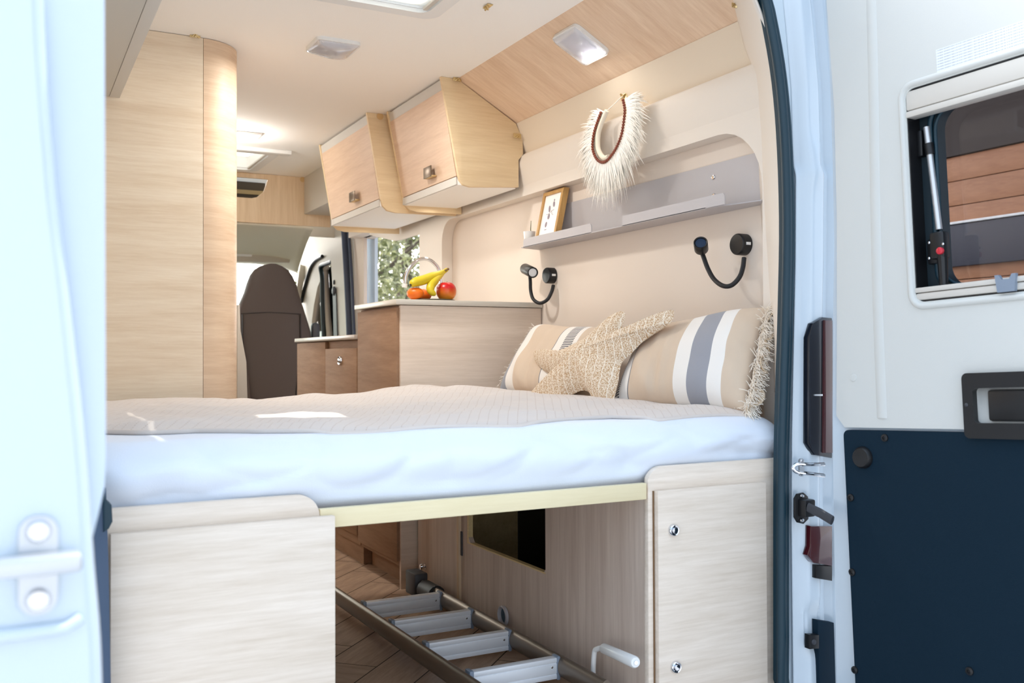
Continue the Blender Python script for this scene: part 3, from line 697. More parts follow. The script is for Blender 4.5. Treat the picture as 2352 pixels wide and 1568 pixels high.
# knitted blanket
def knit():
    m, n, b = base_mat('beige waffle knit'); b.inputs['Roughness'].default_value = 0.9; b.inputs['Sheen Weight'].default_value = 0.3
    t = n.nodes.new('ShaderNodeTexCoord')
    mp = n.nodes.new('ShaderNodeMapping'); mp.inputs['Rotation'].default_value = (0, 0, 0.5); n.links.new(t.outputs['Object'], mp.inputs[0])
    w = n.nodes.new('ShaderNodeTexWave'); w.bands_direction = 'X'; w.inputs['Scale'].default_value = 14; w.inputs['Distortion'].default_value = 0.3; w.inputs['Detail'].default_value = 0
    w2 = n.nodes.new('ShaderNodeTexWave'); w2.bands_direction = 'Y'; w2.inputs['Scale'].default_value = 34; w2.inputs['Distortion'].default_value = 0.2
    n.links.new(mp.outputs[0], w.inputs['Vector']); n.links.new(mp.outputs[0], w2.inputs['Vector'])
    g = n.nodes.new('ShaderNodeMath'); g.operation = 'POWER'; g.inputs[1].default_value = 40; n.links.new(w.outputs['Fac'], g.inputs[0])
    g2 = n.nodes.new('ShaderNodeMath'); g2.operation = 'MULTIPLY'; n.links.new(g.outputs[0], g2.inputs[0]); n.links.new(w2.outputs['Fac'], g2.inputs[1])
    mx = n.nodes.new('ShaderNodeMix'); mx.data_type = 'RGBA'; mx.inputs['A'].default_value = S(212, 203, 197); mx.inputs['B'].default_value = S(182, 164, 152)
    n.links.new(g2.outputs[0], mx.inputs['Factor']); n.links.new(mx.outputs['Result'], b.inputs['Base Color'])
    nz = n.nodes.new('ShaderNodeTexWave'); nz.inputs['Scale'].default_value = 120; nz.inputs['Distortion'].default_value = 3
    n.links.new(t.outputs['Object'], nz.inputs['Vector'])
    bp = n.nodes.new('ShaderNodeBump'); bp.inputs['Strength'].default_value = 0.25; bp.inputs['Distance'].default_value = 0.002
    n.links.new(nz.outputs[0], bp.inputs['Height']); n.links.new(bp.outputs[0], b.inputs['Normal']); return m
KNIT = knit()
fe = [at(x, y, 'z', 0.70) for x, y in ((232, 990), (320, 992), (450, 988), (600, 990), (800, 997), (950, 994), (1150, 990), (1250, 978), (1400, 956), (1550, 962), (1700, 950))]
ftab = [(p.x, min(max(p.y, 1.912), 2.2)) for p in fe]
btab = [(0.0, 0.004), (0.15, 0.006), (0.35, 0.014), (0.55, 0.006), (0.75, -0.0), (1.0, 0.012), (1.2, 0.030), (1.34, 0.040), (1.5, 0.02), (1.7, 0.01)]
def blank(u, v):
    x = lerp(0.045, 1.70, u); y0 = interp(ftab, x)+0.008*math.sin(x*17); y1 = 3.20-0.25*max(0, (x-1.35)/0.35)
    y = lerp(y0, y1, v**1.0)
    hump = interp(btab, x)*max(0, math.sin(PI*min(1, (v*1.0))*0.62))
    z = 0.705+hump+0.010*noise.noise(V((x*5, y*6, 1.3)))+0.006*noise.noise(V((x*14+y*6, y*13, 4.0)))+0.003
    e = min(1, v/0.06)
    z = lerp(0.6985, max(z, 0.7015), e)
    if y < 1.925: z -= 0.35*(1.925-y)
    return V((x, y, z))
bl = MB().grid(190, 110, blank).build('blanket', KNIT, smooth=80, solid=0.006, recalc=False)
bt = thing('throw_blanket', 'beige knitted throw blanket spread over the white mattress', 'blanket', (0.85, 2.5, 0.70)); bl.parent = bt; bl.location = V(OFF[bl.name])-V(bt.location); OFF[bl.name] = OFF[bl.name]
m = MB()
hem = [blank(i/150, 0.0)+V((0, -0.002, 0.001)) for i in range(151)]
m.tube(hem, 0.0055, 8); m.build('hem', mat('pale blanket hem', S(214, 204, 196), 0.9, bump=0.3, bscale=300), bt, smooth=80)
# fringe bits on the right end of the blanket
def strands(n, src, length, r=0.0012, spread=0.5, down=0.4, mt=None, seed=1, seg=3):
    rnd = random.Random(seed); m = MB()
    for _ in range(n):
        p, d = src(rnd); d = (V(d)+V((rnd.uniform(-1, 1), rnd.uniform(-1, 1), rnd.uniform(-1, 1)))*spread).normalized()
        L = length*rnd.uniform(0.5, 1.15); q = [p]; c = V(p)
        for k in range(seg):
            d = (d+V((0, 0, -down))+V((rnd.uniform(-1, 1), rnd.uniform(-1, 1), rnd.uniform(-1, 1)))*0.25).normalized(); c = c+d*L/seg; q.append(c.copy())
        m.tube(q, [r*(1-0.5*k/seg) for k in range(seg+1)], 4)
    return m
CREAMF = mat('cream cotton fringe', S(242, 234, 222), 0.9)
def src(rnd):
    t = rnd.random(); return V((1.695+rnd.uniform(-.01, .01), lerp(1.93, 2.3, t), 0.712)), V((0.8, -0.6, 0.3))
fr = strands(150, src, 0.035, 0.0011, 0.6, 0.1, seed=5).build('fringe', CREAMF, bt, smooth=0); fr['kind'] = 'stuff'

# cushions
def stripes(name, stops, base):
    m, n, b = base_mat(name); b.inputs['Roughness'].default_value = 0.9; b.inputs['Sheen Weight'].default_value = 0.2
    t = n.nodes.new('ShaderNodeTexCoord'); s = n.nodes.new('ShaderNodeSeparateXYZ'); n.links.new(t.outputs['UV'], s.inputs[0])
    r = n.nodes.new('ShaderNodeValToRGB'); r.color_ramp.interpolation = 'CONSTANT'
    el = r.color_ramp.elements
    el[0].position = stops[0][0]; el[0].color = stops[0][1]; el[1].position = stops[1][0]; el[1].color = stops[1][1]
    for p_, c_ in stops[2:]:
        e = el.new(p_); e.color = c_
    n.links.new(s.outputs['X'], r.inputs[0])
    # printed dashes in the first white stripe
    d0, d1 = base
    a = n.nodes.new('ShaderNodeMath'); a.operation = 'GREATER_THAN'; a.inputs[1].default_value = d0; n.links.new(s.outputs['X'], a.inputs[0])
    c = n.nodes.new('ShaderNodeMath'); c.operation = 'LESS_THAN'; c.inputs[1].default_value = d1; n.links.new(s.outputs['X'], c.inputs[0])
    f = n.nodes.new('ShaderNodeMath'); f.operation = 'MULTIPLY'; f.inputs[1].default_value = 42; n.links.new(s.outputs['Y'], f.inputs[0])
    fr = n.nodes.new('ShaderNodeMath'); fr.operation = 'FRACT'; n.links.new(f.outputs[0], fr.inputs[0])
    lt_ = n.nodes.new('ShaderNodeMath'); lt_.operation = 'LESS_THAN'; lt_.inputs[1].default_value = 0.5; n.links.new(fr.outputs[0], lt_.inputs[0])
    m1 = n.nodes.new('ShaderNodeMath'); m1.operation = 'MULTIPLY'; n.links.new(a.outputs[0], m1.inputs[0]); n.links.new(c.outputs[0], m1.inputs[1])
    m2 = n.nodes.new('ShaderNodeMath'); m2.operation = 'MULTIPLY'; n.links.new(m1.outputs[0], m2.inputs[0]); n.links.new(lt_.outputs[0], m2.inputs[1])
    mx = n.nodes.new('ShaderNodeMix'); mx.data_type = 'RGBA'; n.links.new(m2.outputs[0], mx.inputs['Factor']); n.links.new(r.outputs[0], mx.inputs['A']); mx.inputs['B'].default_value = S(44, 46, 60)
    n.links.new(mx.outputs['Result'], b.inputs['Base Color'])
    w = n.nodes.new('ShaderNodeTexNoise'); w.inputs['Scale'].default_value = 500
    n.links.new(t.outputs['Object'], w.inputs['Vector'])
    bp = n.nodes.new('ShaderNodeBump'); bp.inputs['Strength'].default_value = 0.3; bp.inputs['Distance'].default_value = 0.001
    n.links.new(w.outputs[0], bp.inputs['Height']); n.links.new(bp.outputs[0], b.inputs['Normal']); return m
WH, BE, GY = S(236, 232, 226), S(210, 190, 168), S(150, 152, 160)
def cushion(name, label, BL, BR, TR, TL, mt, thick, seed):
    root = thing(name, label, 'cushion', (BL+BR)/2, 'striped cushions against the wall')
    n0 = (BR-BL).cross(TL-BL).normalized()
    if n0.x > 0: n0 = -n0
    cx = (BL+BR+TR+TL)/4
    m = MB()
    def side(sgn):
        def f(u, v):
            p = BL.lerp(BR, u).lerp(TL.lerp(TR, u), v)
            a, b = 2*u-1, 2*v-1
            pin = 1-0.05*(1-b*b)*(abs(a)**3)-0.0
            p = cx+(p-cx)*(1-0.045*(1-a*a)*(b*b)-0.045*(1-b*b)*(a*a)+0.0)
            h = max(0, (1-a**4)*(1-b**4))**0.55
            w = noise.noise(V((u*3, v*3, seed)))*0.012+0.010*math.exp(-((u-0.28)/0.12)**2)*math.sin(v*9+u*22)*(1-v)*1.2+0.007*math.sin((u-0.3)*62)*math.exp(-((u-0.40)/0.10)**2)*(1-v)+0.010*math.sin(v*24+u*9)*max(0, (u-0.84)/0.16)
            return p+n0*(thick*h+w*h)*sgn
        return f
    m.grid(44, 44, side(1)); m.grid(44, 44, lambda u, v: side(-0.5)(u, v))
    bmesh.ops.remove_doubles(m.bm, verts=m.bm.verts, dist=0.0004)
    m.build('cover', mt, root, smooth=80)
    return root, n0
zb_ = 0.722
BLr, BRr, TRr, TLr = at(1406, 936, 'x', 1.60), at(1718, 950, 'x', 1.70), at(1768, 706, 'x', 1.815), at(1478, 768, 'x', 1.79)
stR = stripes('striped cushion fabric', [(0, WH), (0.15, S(120, 120, 126)), (0.16, BE), (0.53, WH), (0.63, GY), (0.77, WH), (0.86, BE)], (0.02, 0.075))
cu, cn = cushion('striped_cushion', 'large beige, white and grey striped cushion at the right end with frayed fringe', BLr, BRr, TRr, TLr, stR, 0.075, 1.0)
def srcR(rnd):
    t = rnd.random(); p = BRr.lerp(TRr, t); return p+V((-0.012, -0.004, 0)), V((0.1, -0.8, 0.0))
f_ = strands(800, srcR, 0.042, 0.0015, 0.8, 0.25, seed=3).build('fringe', CREAMF, cu, smooth=0); f_['kind'] = 'stuff'
def ruf(u, v):
    p = BRr.lerp(TRr, u); return p+V((0.004-0.01*v, -0.030*v, 0))+V((-0.018*math.sin(u*30)*v, 0.008*math.sin(u*23+1)*v, 0.008*math.sin(u*41)*v))
MB().grid(70, 5, ruf).build('ruffle', mat('beige woven ruffle', S(212, 192, 166), 0.9, bump=0.2, bscale=300), cu, smooth=80, solid=0.002)
BLl, BRl, TRl, TLl = at(1146, 898, 'x', 1.60), at(1345, 930, 'x', 1.60), at(1420, 758, 'x', 1.78), at(1236, 748, 'x', 1.79)
stL = stripes('striped cushion fabric mirrored', [(0, GY), (0.12, WH), (0.22, BE), (0.56, S(120, 120, 126)), (0.57, WH), (0.82, BE)], (0.66, 0.78))
cu2, _ = cushion('striped_cushion', 'striped cushion at the far left end, half behind the star cushion beside the kitchen end', BLl, BRl, TRl, TLl, stL, 0.065, 5.0)
def srcL(rnd):
    t = rnd.random(); return BLl.lerp(TLl, t)+V((-0.01, 0.01, 0)), V((-0.1, 0.8, 0.2))
f_ = strands(90, srcL, 0.022, 0.0011, 0.7, 0.2, seed=9).build('fringe', CREAMF, cu2, smooth=0); f_['kind'] = 'stuff'

# starfish cushion
A_, B_, C_ = at(1400, 925, 'x', 1.555), at(1415, 718, 'x', 1.70), at(1232, 918, 'x', 1.535)
sn = (B_-A_).cross(C_-A_).normalized()
if sn.x > 0: sn = -sn
so = [(1548, 721), (1541, 740), (1522, 752), (1479, 782), (1452, 810), (1430, 831), (1424, 850), (1420, 874), (1412, 911), (1406, 928), (1388, 931), (1369, 926), (1360, 908), (1345, 897), (1326, 900), (1296, 917), (1271, 926), (1240, 928), (1222, 923), (1213, 914), (1247, 896), (1280, 874), (1274, 865), (1253, 853), (1232, 834), (1225, 816), (1229, 805), (1253, 807), (1284, 807), (1333, 785), (1363, 767), (1394, 740), (1418, 717), (1430, 715), (1436, 721), (1434, 736), (1429, 758), (1446, 761), (1480, 749), (1513, 733), (1538, 713), (1546, 712)]
soP = [onp(x, y, A_, sn) for x, y in so]; so3 = spline(soP, 4, True)
sc_ = onp(1345, 828, A_, sn)
def starmesh():
    m = MB(); n = len(so3); K = 12; rf = []; 
    for sgn in (1, -0.7):
        prev = None; c0 = m.bm.verts.new(sc_+sn*0.055*sgn)
        for k in range(1, K+1):
            t = k/K; h = 0.055*(1-t**2.6)**0.62*(0.55+0.45*(1-t)) if k < K else 0
            ring = [m.bm.verts.new(sc_.lerp(p, t)+sn*(h*sgn+0.0015*noise.noise(p*30+V((t*5, 0, 0))))) for p in so3]
            for i in range(n):
                j = (i+1) % n
                if prev is None: m.bm.faces.new((c0, ring[i], ring[j]))
                else: m.bm.faces.new((prev[i], ring[i], ring[j], prev[j]))
            prev = ring
    bmesh.ops.remove_doubles(m.bm, verts=m.bm.verts, dist=0.0008)
    return m
def boucle():
    m, n, b = base_mat('gold flecked boucle'); b.inputs['Roughness'].default_value = 0.8
    t = n.nodes.new('ShaderNodeTexCoord'); v = n.nodes.new('ShaderNodeTexNoise'); v.inputs['Scale'].default_value = 260; v.inputs['Detail'].default_value = 3
    n.links.new(t.outputs['Object'], v.inputs['Vector'])
    r = n.nodes.new('ShaderNodeValToRGB'); r.color_ramp.elements[0].position = 0.40; r.color_ramp.elements[1].position = 0.58
    r.color_ramp.elements[0].color = S(186, 152, 112); r.color_ramp.elements[1].color = S(232, 220, 202)
    n.links.new(v.outputs[0], r.inputs[0])
    mp = n.nodes.new('ShaderNodeMapping'); mp.inputs['Rotation'].default_value = (0.35, 0, 0); n.links.new(t.outputs['Object'], mp.inputs[0])
    w = n.nodes.new('ShaderNodeTexWave'); w.bands_direction = 'Y'; w.inputs['Scale'].default_value = 11; w.inputs['Distortion'].default_value = 1.0; w.inputs['Detail'].default_value = 3; w.inputs['Detail Scale'].default_value = 6
    n.links.new(mp.outputs[0], w.inputs['Vector'])
    p_ = n.nodes.new('ShaderNodeMath'); p_.operation = 'POWER'; p_.inputs[1].default_value = 60; n.links.new(w.outputs['Fac'], p_.inputs[0])
    mx = n.nodes.new('ShaderNodeMix'); mx.data_type = 'RGBA'; n.links.new(p_.outputs[0], mx.inputs['Factor']); n.links.new(r.outputs[0], mx.inputs['A']); mx.inputs['B'].default_value = S(242, 236, 224)
    n.links.new(mx.outputs['Result'], b.inputs['Base Color'])
    bp = n.nodes.new('ShaderNodeBump'); bp.inputs['Strength'].default_value = 0.8; bp.inputs['Distance'].default_value = 0.002
    n.links.new(v.outputs[0], bp.inputs['Height']); n.links.new(bp.outputs[0], b.inputs['Normal']); return m
tag(starmesh().build('starfish_cushion', boucle(), smooth=80), 'starfish shaped cushion in gold flecked boucle leaning on the striped cushions', 'cushion')

# ------------------------------------------------------------ folding ladder on the garage floor
ld = thing('ladder', 'aluminium ladder lying on the brown floor under the bed', 'ladder', (1.15, 2.5, 0))
X1_ = at(1080, 1560, 'z', 0.045).x; X2_ = 1.285
RZ = 0.045
def railp(y): return lerp(1.02, 1.06, (3.3-y)/1.4)
ra, rb_ = at(765, 1362, 'z', 0.05), at(1090, 1585, 'z', 0.05)
rc_, rd = at(975, 1352, 'z', 0.05), at(1345, 1560, 'z', 0.05)
def ext(a, b, y): return a+(b-a)*((y-a.y)/(b.y-a.y))
m = MB(); p0, p1 = ext(ra, rb_, 3.15), ext(ra, rb_, 1.93); m.tube([p0, p1], 0.027, 16, sx=0.55); m.build('rail', ALUR, ld, smooth=60)
m = MB(); p2, p3 = ext(rc_, rd, 3.12), ext(rc_, rd, 1.93); m.tube([p2, p3], 0.027, 16, sx=0.55); m.build('rail', ALUR, ld, smooth=60)
for (lx, ly, rx, ry) in ((842, 1388, 998, 1372), (905, 1435, 1078, 1411), (985, 1491, 1168, 1459), (1085, 1556, 1280, 1521)):
    yy = at(rx, ry, 'z', 0.062).y
    a = ext(ra, rb_, yy); b = ext(rc_, rd, yy)
    rg = MB()
    for z0_, z1_ in ((0.020, 0.032), (0.034, 0.060), (0.062, 0.074)):
        rg.box(a.x+0.02, b.x-0.014, yy, yy+0.024, z0_, z1_, 0.0015)
    rg.box(a.x+0.02, b.x-0.014, yy+0.002, yy+0.022, 0.022, 0.072)
    r_ = rg.build('rung', RUNG, ld)
    MB().box(b.x-0.016, b.x-0.006, yy-0.003, yy+0.027, 0.017, 0.078, 0.003).build('end_cap', GREYP, r_)
    MB().box(a.x+0.012, a.x+0.024, yy-0.003, yy+0.027, 0.017, 0.078, 0.003).build('end_cap', GREYP, r_)
    MB().lathe([(0, 0.002), (0.003, 0.001), (0.0035, 0)], (b.x-0.03, yy, 0.052), (0, -1, 0), 12).build('screw', CHROME, r_)
e = p2
MB().box(e.x-0.03, e.x+0.02, e.y-0.03, e.y+0.06, 0.02, 0.10, 0.006).build('hook', DGREY, ld)
MB().tube([e+V((0, -0.05, 0.0)), e+V((0, -0.15, 0.0))], 0.032, 14).build('wrapped_strap', BLACKS, ld, smooth=60)

# ============================================================ KITCHEN
YK = 3.30; XK = at(920, 800, 'y', YK).x
zk = at(1080, 691, 'y', YK).z
YH = at(820, 703, 'x', XK-0.01).y; YL = at(683, 785, 'x', XK-0.01).y
kt = thing('kitchen_unit', 'tall oak kitchen block with pale end panel at the foot of the bed', 'kitchen cabinet', (1.55, 3.6, 0))
MB().box(XK, XW-0.004, YK, YK+0.016, 0, zk-0.022, 0.001).build('end_panel', W_KEND, kt)
MB().box(XK+0.004, XW-0.006, YK+0.016, YH-0.01, 0.08, zk-0.022).build('body', W_KIT, kt)
MB().box(XK-0.012, XK+0.004, YK+0.012, YH-0.012, 0.10, zk-0.030, 0.0015).build('cabinet_door', W_KIT, kt)
MB().box(XK+0.05, XW-0.01, YK+0.02, YH-0.01, 0.0, 0.08).build('plinth', W_KIT, kt)
wt = tag(MB().box(XK-0.022, XW-0.003, YK-0.012, YH, zk-0.020, zk, 0.003).build('worktop', TOPM), 'cream worktop on the tall kitchen block under the fruit', 'worktop')
zl2 = at(820, 768, 'x', XK-0.01).z
kl = thing('kitchen_unit', 'low mid-oak kitchen cabinet with round button lock beside the cab seat', 'kitchen cabinet', (1.55, 4.3, 0))
YS = at(748, 850, 'x', XK-0.01).y
MB().box(XK+0.004, XW-0.006, YH+0.002, YL, 0.08, zl2-0.022).build('body', W_KIT, kl)
d_ = MB().box(XK-0.012, XK+0.003, YH+0.004, YS-0.001, 0.12, zl2-0.055, 0.0015).build('cabinet_door', W_KIT, kl)
MB().box(XK-0.012, XK+0.003, YS+0.002, YL-0.002, 0.12, zl2-0.024, 0.0015).build('front_panel', W_KIT, kl)
MB().box(XK+0.02, XW-0.01, YH+0.01, YL, 0.0, 0.08).build('plinth', W_KIT, kl)
k = at(783, 828, 'x', XK-0.012)
lk = MB().lathe([(0.0, 0.003), (0.012, 0.003), (0.0125, 0.009), (0.017, 0.010), (0.020, 0.005), (0.020, 0.0)], k, (-1, 0, 0), 28).build('button_lock', CHROME, d_, smooth=50)
MB().lathe([(0.0, 0.014), (0.009, 0.012), (0.011, 0.006), (0.011, 0.0)], k, (-1, 0, 0), 22).build('push_button', CHROME, lk, smooth=50)
tag(MB().box(XK-0.022, XW-0.003, YH+0.001, YL+0.01, zl2-0.020, zl2, 0.003).build('worktop', mat('grey beige worktop', S(176, 162, 148), 0.3)), 'low grey beige worktop step next to the brown cab seat', 'worktop')

# faucet
def on(x, y, Y): return at(x, y, 'y', Y)
fp = [on(x, y, 3.62) for x, y in ((930, 652), (933, 630), (943, 612), (957, 599), (974, 594), (990, 599), (1004, 612), (1011, 628), (1013, 648), (1013, 686))]
fp[-1].z = zk
fc = thing('kitchen_tap', 'chrome gooseneck tap arching behind the bananas', 'tap', fp[-1])
MB().tube(spline(fp, 6), 0.0075, 14).build('spout', CHROME, fc, smooth=60)
MB().lathe([(0.020, 0), (0.020, 0.006), (0.013, 0.012), (0.013, 0.05), (0.008, 0.055)], fp[-1], (0, 0, 1), 20).build('tap_base', CHROME, fc, smooth=50)
MB().tube([fp[0], fp[0]+V((-0.002, 0, -0.014))], 0.011, 14).build('nozzle', WHITEP, fc, smooth=60)
MB().tube([fp[-1]+V((0, 0, 0.035)), fp[-1]+V((0.035, 0, 0.075))], 0.004, 10).build('lever', CHROME, fc, smooth=60)
# fruit on a tray
yc = 3.42
tc_ = on(988, 684, yc); tc_.z = zk
tray = tag(MB().lathe([(0, 0.003), (0.085, 0.003), (0.095, 0.007), (0.096, 0.006), (0.087, 0.0), (0, 0.0)], tc_, (0, 0, 1), 48).build('fruit_plate', mat('dark olive plate', S(84, 84, 72), 0.4), smooth=50), 'thin dark round plate under the fruit on the worktop', 'plate')
def fruitmat(name, c1, c2, lo, hi):
    m, n, b = base_mat(name); b.inputs['Roughness'].default_value = 0.3
    t = n.nodes.new('ShaderNodeTexCoord'); s = n.nodes.new('ShaderNodeSeparateXYZ'); n.links.new(t.outputs['Object'], s.inputs[0])
    z = n.nodes.new('ShaderNodeTexNoise'); z.inputs['Scale'].default_value = 40; n.links.new(t.outputs['Object'], z.inputs['Vector'])
    mr = n.nodes.new('ShaderNodeMapRange'); mr.inputs['From Min'].default_value = lo; mr.inputs['From Max'].default_value = hi
    n.links.new(s.outputs['Z'], mr.inputs['Value'])
    ad = n.nodes.new('ShaderNodeMath'); ad.operation = 'MULTIPLY_ADD'; ad.inputs[1].default_value = 0.5; n.links.new(z.outputs[0], ad.inputs[0])
    su = n.nodes.new('ShaderNodeMath'); su.operation = 'SUBTRACT'; su.inputs[1].default_value = 0.25; n.links.new(mr.outputs[0], su.inputs[0]); n.links.new(su.outputs[0], ad.inputs[2])
    mx = n.nodes.new('ShaderNodeMix'); mx.data_type = 'RGBA'; n.links.new(ad.outputs[0], mx.inputs['Factor']); mx.inputs['A'].default_value = c1; mx.inputs['B'].default_value = c2
    n.links.new(mx.outputs['Result'], b.inputs['Base Color']); return m
def dimple(q):
    r = math.hypot(q.x, q.y); k = 0.30*math.exp(-(r/0.28)**2)
    s_ = 1.0+0.06*(q.z > 0)*q.z
    return V((q.x*s_, q.y*s_, q.z-(k if q.z > 0 else -k*0.5)))
ap = on(1025, 661, yc-0.03)
apr = 0.039; ap.z = zk+0.004+apr*0.93
ar = thing('apple', 'red and yellow apple at the right of the fruit plate', 'apple', (ap.x, ap.y, zk+0.004))
MB().ball(ap, apr, 32, 24, dimple).build('flesh', fruitmat('apple skin', S(236, 150, 40), S(196, 12, 20), 0.004, 0.05), ar, smooth=180)
MB().tube([ap+V((0, 0, 0.022)), ap+V((0.003, 0, 0.038))], 0.0015, 8).build('stem', EDGE, ar)
ORG = mat('orange peel', S(236, 112, 12), 0.4, bump=0.3, bscale=400)
for i, (px, Y_, lb) in enumerate(((954, yc-0.04, 'orange mandarin at the left front of the fruit plate under the banana'), (972, yc+0.03, 'second orange mandarin half hidden behind the front one'))):
    c = on(px, 671, Y_); c.z = zk+0.004+0.024
    r_ = thing('mandarin', lb, 'mandarin', (c.x, c.y, zk+0.004), 'mandarins on the plate')
    MB().ball(c, (0.033, 0.033, 0.024), 28, 20, lambda q: V((q.x, q.y, q.z-0.12*math.exp(-(math.hypot(q.x, q.y)/0.2)**2)*(1 if q.z > 0 else 0)))).build('peel', ORG, r_, smooth=180)
    MB().lathe([(0, 0.001), (0.003, 0)], c+V((0, 0, 0.0215)), (0, 0, 1), 8).build('stem', EDGE, r_)
# bananas joined at the crown
bn = thing('banana_bunch', 'two yellow green bananas joined at the stem lying on the mandarins', 'bananas', tc_)
BAN = mat('banana skin', S(214, 190, 30), 0.45, var=0.12, vscale=20)
def banana(pts, rad):
    m = MB(); P = spline(pts, 6); n = len(P); m.tube(P, [interp(rad, i/(n-1)) for i in range(n)], 10); return m
b1 = [on(x, y, Y_) for x, y, Y_ in ((943, 654, yc-0.06), (953, 648, yc-0.055), (972, 643, yc-0.045), (992, 636, yc-0.03), (1008, 630, yc-0.015), (1018, 623, yc), (1026, 618, yc+0.005))]
rad = [(0, 0.005), (0.06, 0.013), (0.2, 0.0185), (0.5, 0.0185), (0.72, 0.012), (0.86, 0.006), (1, 0.0055)]
q = banana(b1, rad).build('banana', BAN, bn, smooth=60)
MB().lathe([(0, 0.003), (0.004, 0.002), (0.004, 0)], b1[0]+V((0.001, -0.002, 0)), (b1[0]-b1[1]), 10).build('tip', BLACK, q)
b2 = [on(x, y, Y_) for x, y, Y_ in ((1001, 677, yc-0.07), (990, 669, yc-0.065), (989, 658, yc-0.055), (998, 645, yc-0.04), (1009, 635, yc-0.02), (1018, 627, yc-0.003), (1027, 620, yc+0.003))]
q = banana(b2, [(0, 0.004), (0.08, 0.011), (0.25, 0.0165), (0.5, 0.016), (0.72, 0.010), (0.86, 0.006), (1, 0.0055)]).build('banana', BAN, bn, smooth=60)
MB().tube([on(1021, 623, yc), on(1030, 617, yc+0.005)], [0.007, 0.005], 8).build('crown', EDGE, bn, smooth=60)

# ============================================================ OVERHEAD LOCKERS (right)
def overhead(name, label, y0, y1, xt, xb, front_only=False, pw=1.80):
    r = thing(name, label, 'overhead cabinet', ((xt+pw)/2, (y0+y1)/2, 1.5))
    zt, zd, zbm = ZC-0.001, 1.548, 1.513
    # side panels
    def side(y, th, mt):
        P = [(xt, zt), (1.53, zt), (1.786, 1.774), (1.815, 1.715), (1.818, 1.655), (1.797, 1.63), (1.797, 1.522), (xb+0.05, 1.506), (xb+0.02, 1.512), (xb+0.004, 1.53), (xb-0.001, 1.55)]
        if y > 3.7: P = [(xt, zt), (1.53, zt), (1.786, 1.774), (1.815, 1.655), (1.815, 1.493), (xb+0.07, 1.488), (xb+0.03, 1.495), (xb+0.008, 1.515), (xb-0.001, 1.55)]
        MB().poly([V((a, y, b)) for a, b in P], (0, th, 0), 0.001).build('side_panel', mt, r, smooth=30)
    side(y0, 0.016, W_ENDX); side(y1, 0.016, W_ENDX)
    ya, yb = y0+0.016, y1
    def fx(z): return lerp(xt, xb, (ZC-z)/(ZC-1.513))
    t_ = 0.006
    MB().hexa([(fx(1.875)+t_, ya, 1.875), (1.6, ya, 1.875), (1.6, yb, 1.875), (fx(1.875)+t_, yb, 1.875), (fx(1.912)+t_, ya, 1.912), (1.6, ya, 1.912), (1.6, yb, 1.912), (fx(1.912)+t_, yb, 1.912)]).build('top_rail', GREYL, r)
    MB().hexa([(fx(zd)+0.003, ya+0.002, zd), (fx(zd)+0.02, ya+0.002, zd), (fx(zd)+0.02, yb-0.002, zd), (fx(zd)+0.003, yb-0.002, zd), (fx(1.873)+0.003, ya+0.002, 1.873), (fx(1.873)+0.02, ya+0.002, 1.873), (fx(1.873)+0.02, yb-0.002, 1.873), (fx(1.873)+0.003, yb-0.002, 1.873)]).build('locker_door', W_DOOR, r)
    MB().hexa([(fx(zbm)+0.004, ya, zbm), (1.79, ya, zbm+0.004), (1.79, yb, zbm+0.004), (fx(zbm)+0.004, yb, zbm), (fx(zd-0.004)+0.004, ya, zd-0.004), (1.79, ya, zbm+0.008), (1.79, yb, zbm+0.008), (fx(zd-0.004)+0.004, yb, zd-0.004)]).build('bottom_board', WHITEL, r)
    MB().box(fx(1.53)-0.001, fx(1.53)+0.004, ya, yb, zbm+0.001, zd-0.004).build('valance', GREYL, r)
    return r, fx
oA, fxA = overhead('overhead_cabinet', 'nearer overhead locker with a square bronze handle and large oak side panel', 3.345, 3.925, 1.462, 1.535)
oB, fxB = overhead('overhead_cabinet', 'farther overhead locker by the cab with a square bronze handle', 3.985, 4.70, 1.388, 1.452)
for o, fx, (px, py) in ((oA, fxA, (976, 396)), (oB, fxB, (804, 452))):
    p = at(px, py, 'x', 1.49 if o is oA else 1.41); x_ = fx(p.z)
    MB().box(x_-0.022, x_-0.017, p.y-0.038, p.y+0.038, p.z-0.020, p.z+0.024, 0.0015).build('handle', STEELB, o)
    MB().box(x_-0.018, x_+0.004, p.y-0.038, p.y+0.038, p.z-0.020, p.z-0.014, 0.001).build('handle_foot', BRASS, o)
p = at(873, 267, 'y', 3.984)
MB().lathe([(0, 0.001), (0.0155, 0.001), (0.0155, 0)], p, (0, -1, 0), 24).build('cover_cap', mat('tan cover cap', S(214, 176, 120), 0.6), oB)

for o_, x_, y_, L__ in ((oA, 1.66, 3.64, 0.5), (oB, 1.62, 4.35, 0.6)):
    l = bpy.data.lights.new('strip_glow', 'AREA'); l.shape = 'RECTANGLE'; l.size = 0.06; l.size_y = L__; l.energy = KL['led']; l.color = (1, 0.95, 0.88)  # fill light added under each locker to brighten the interior
    lo2 = bpy.data.objects.new('strip_glow', l); SC.collection.objects.link(lo2); lo2.parent = o_; lo2.location = V((x_, y_, 1.508))-V(o_.location)
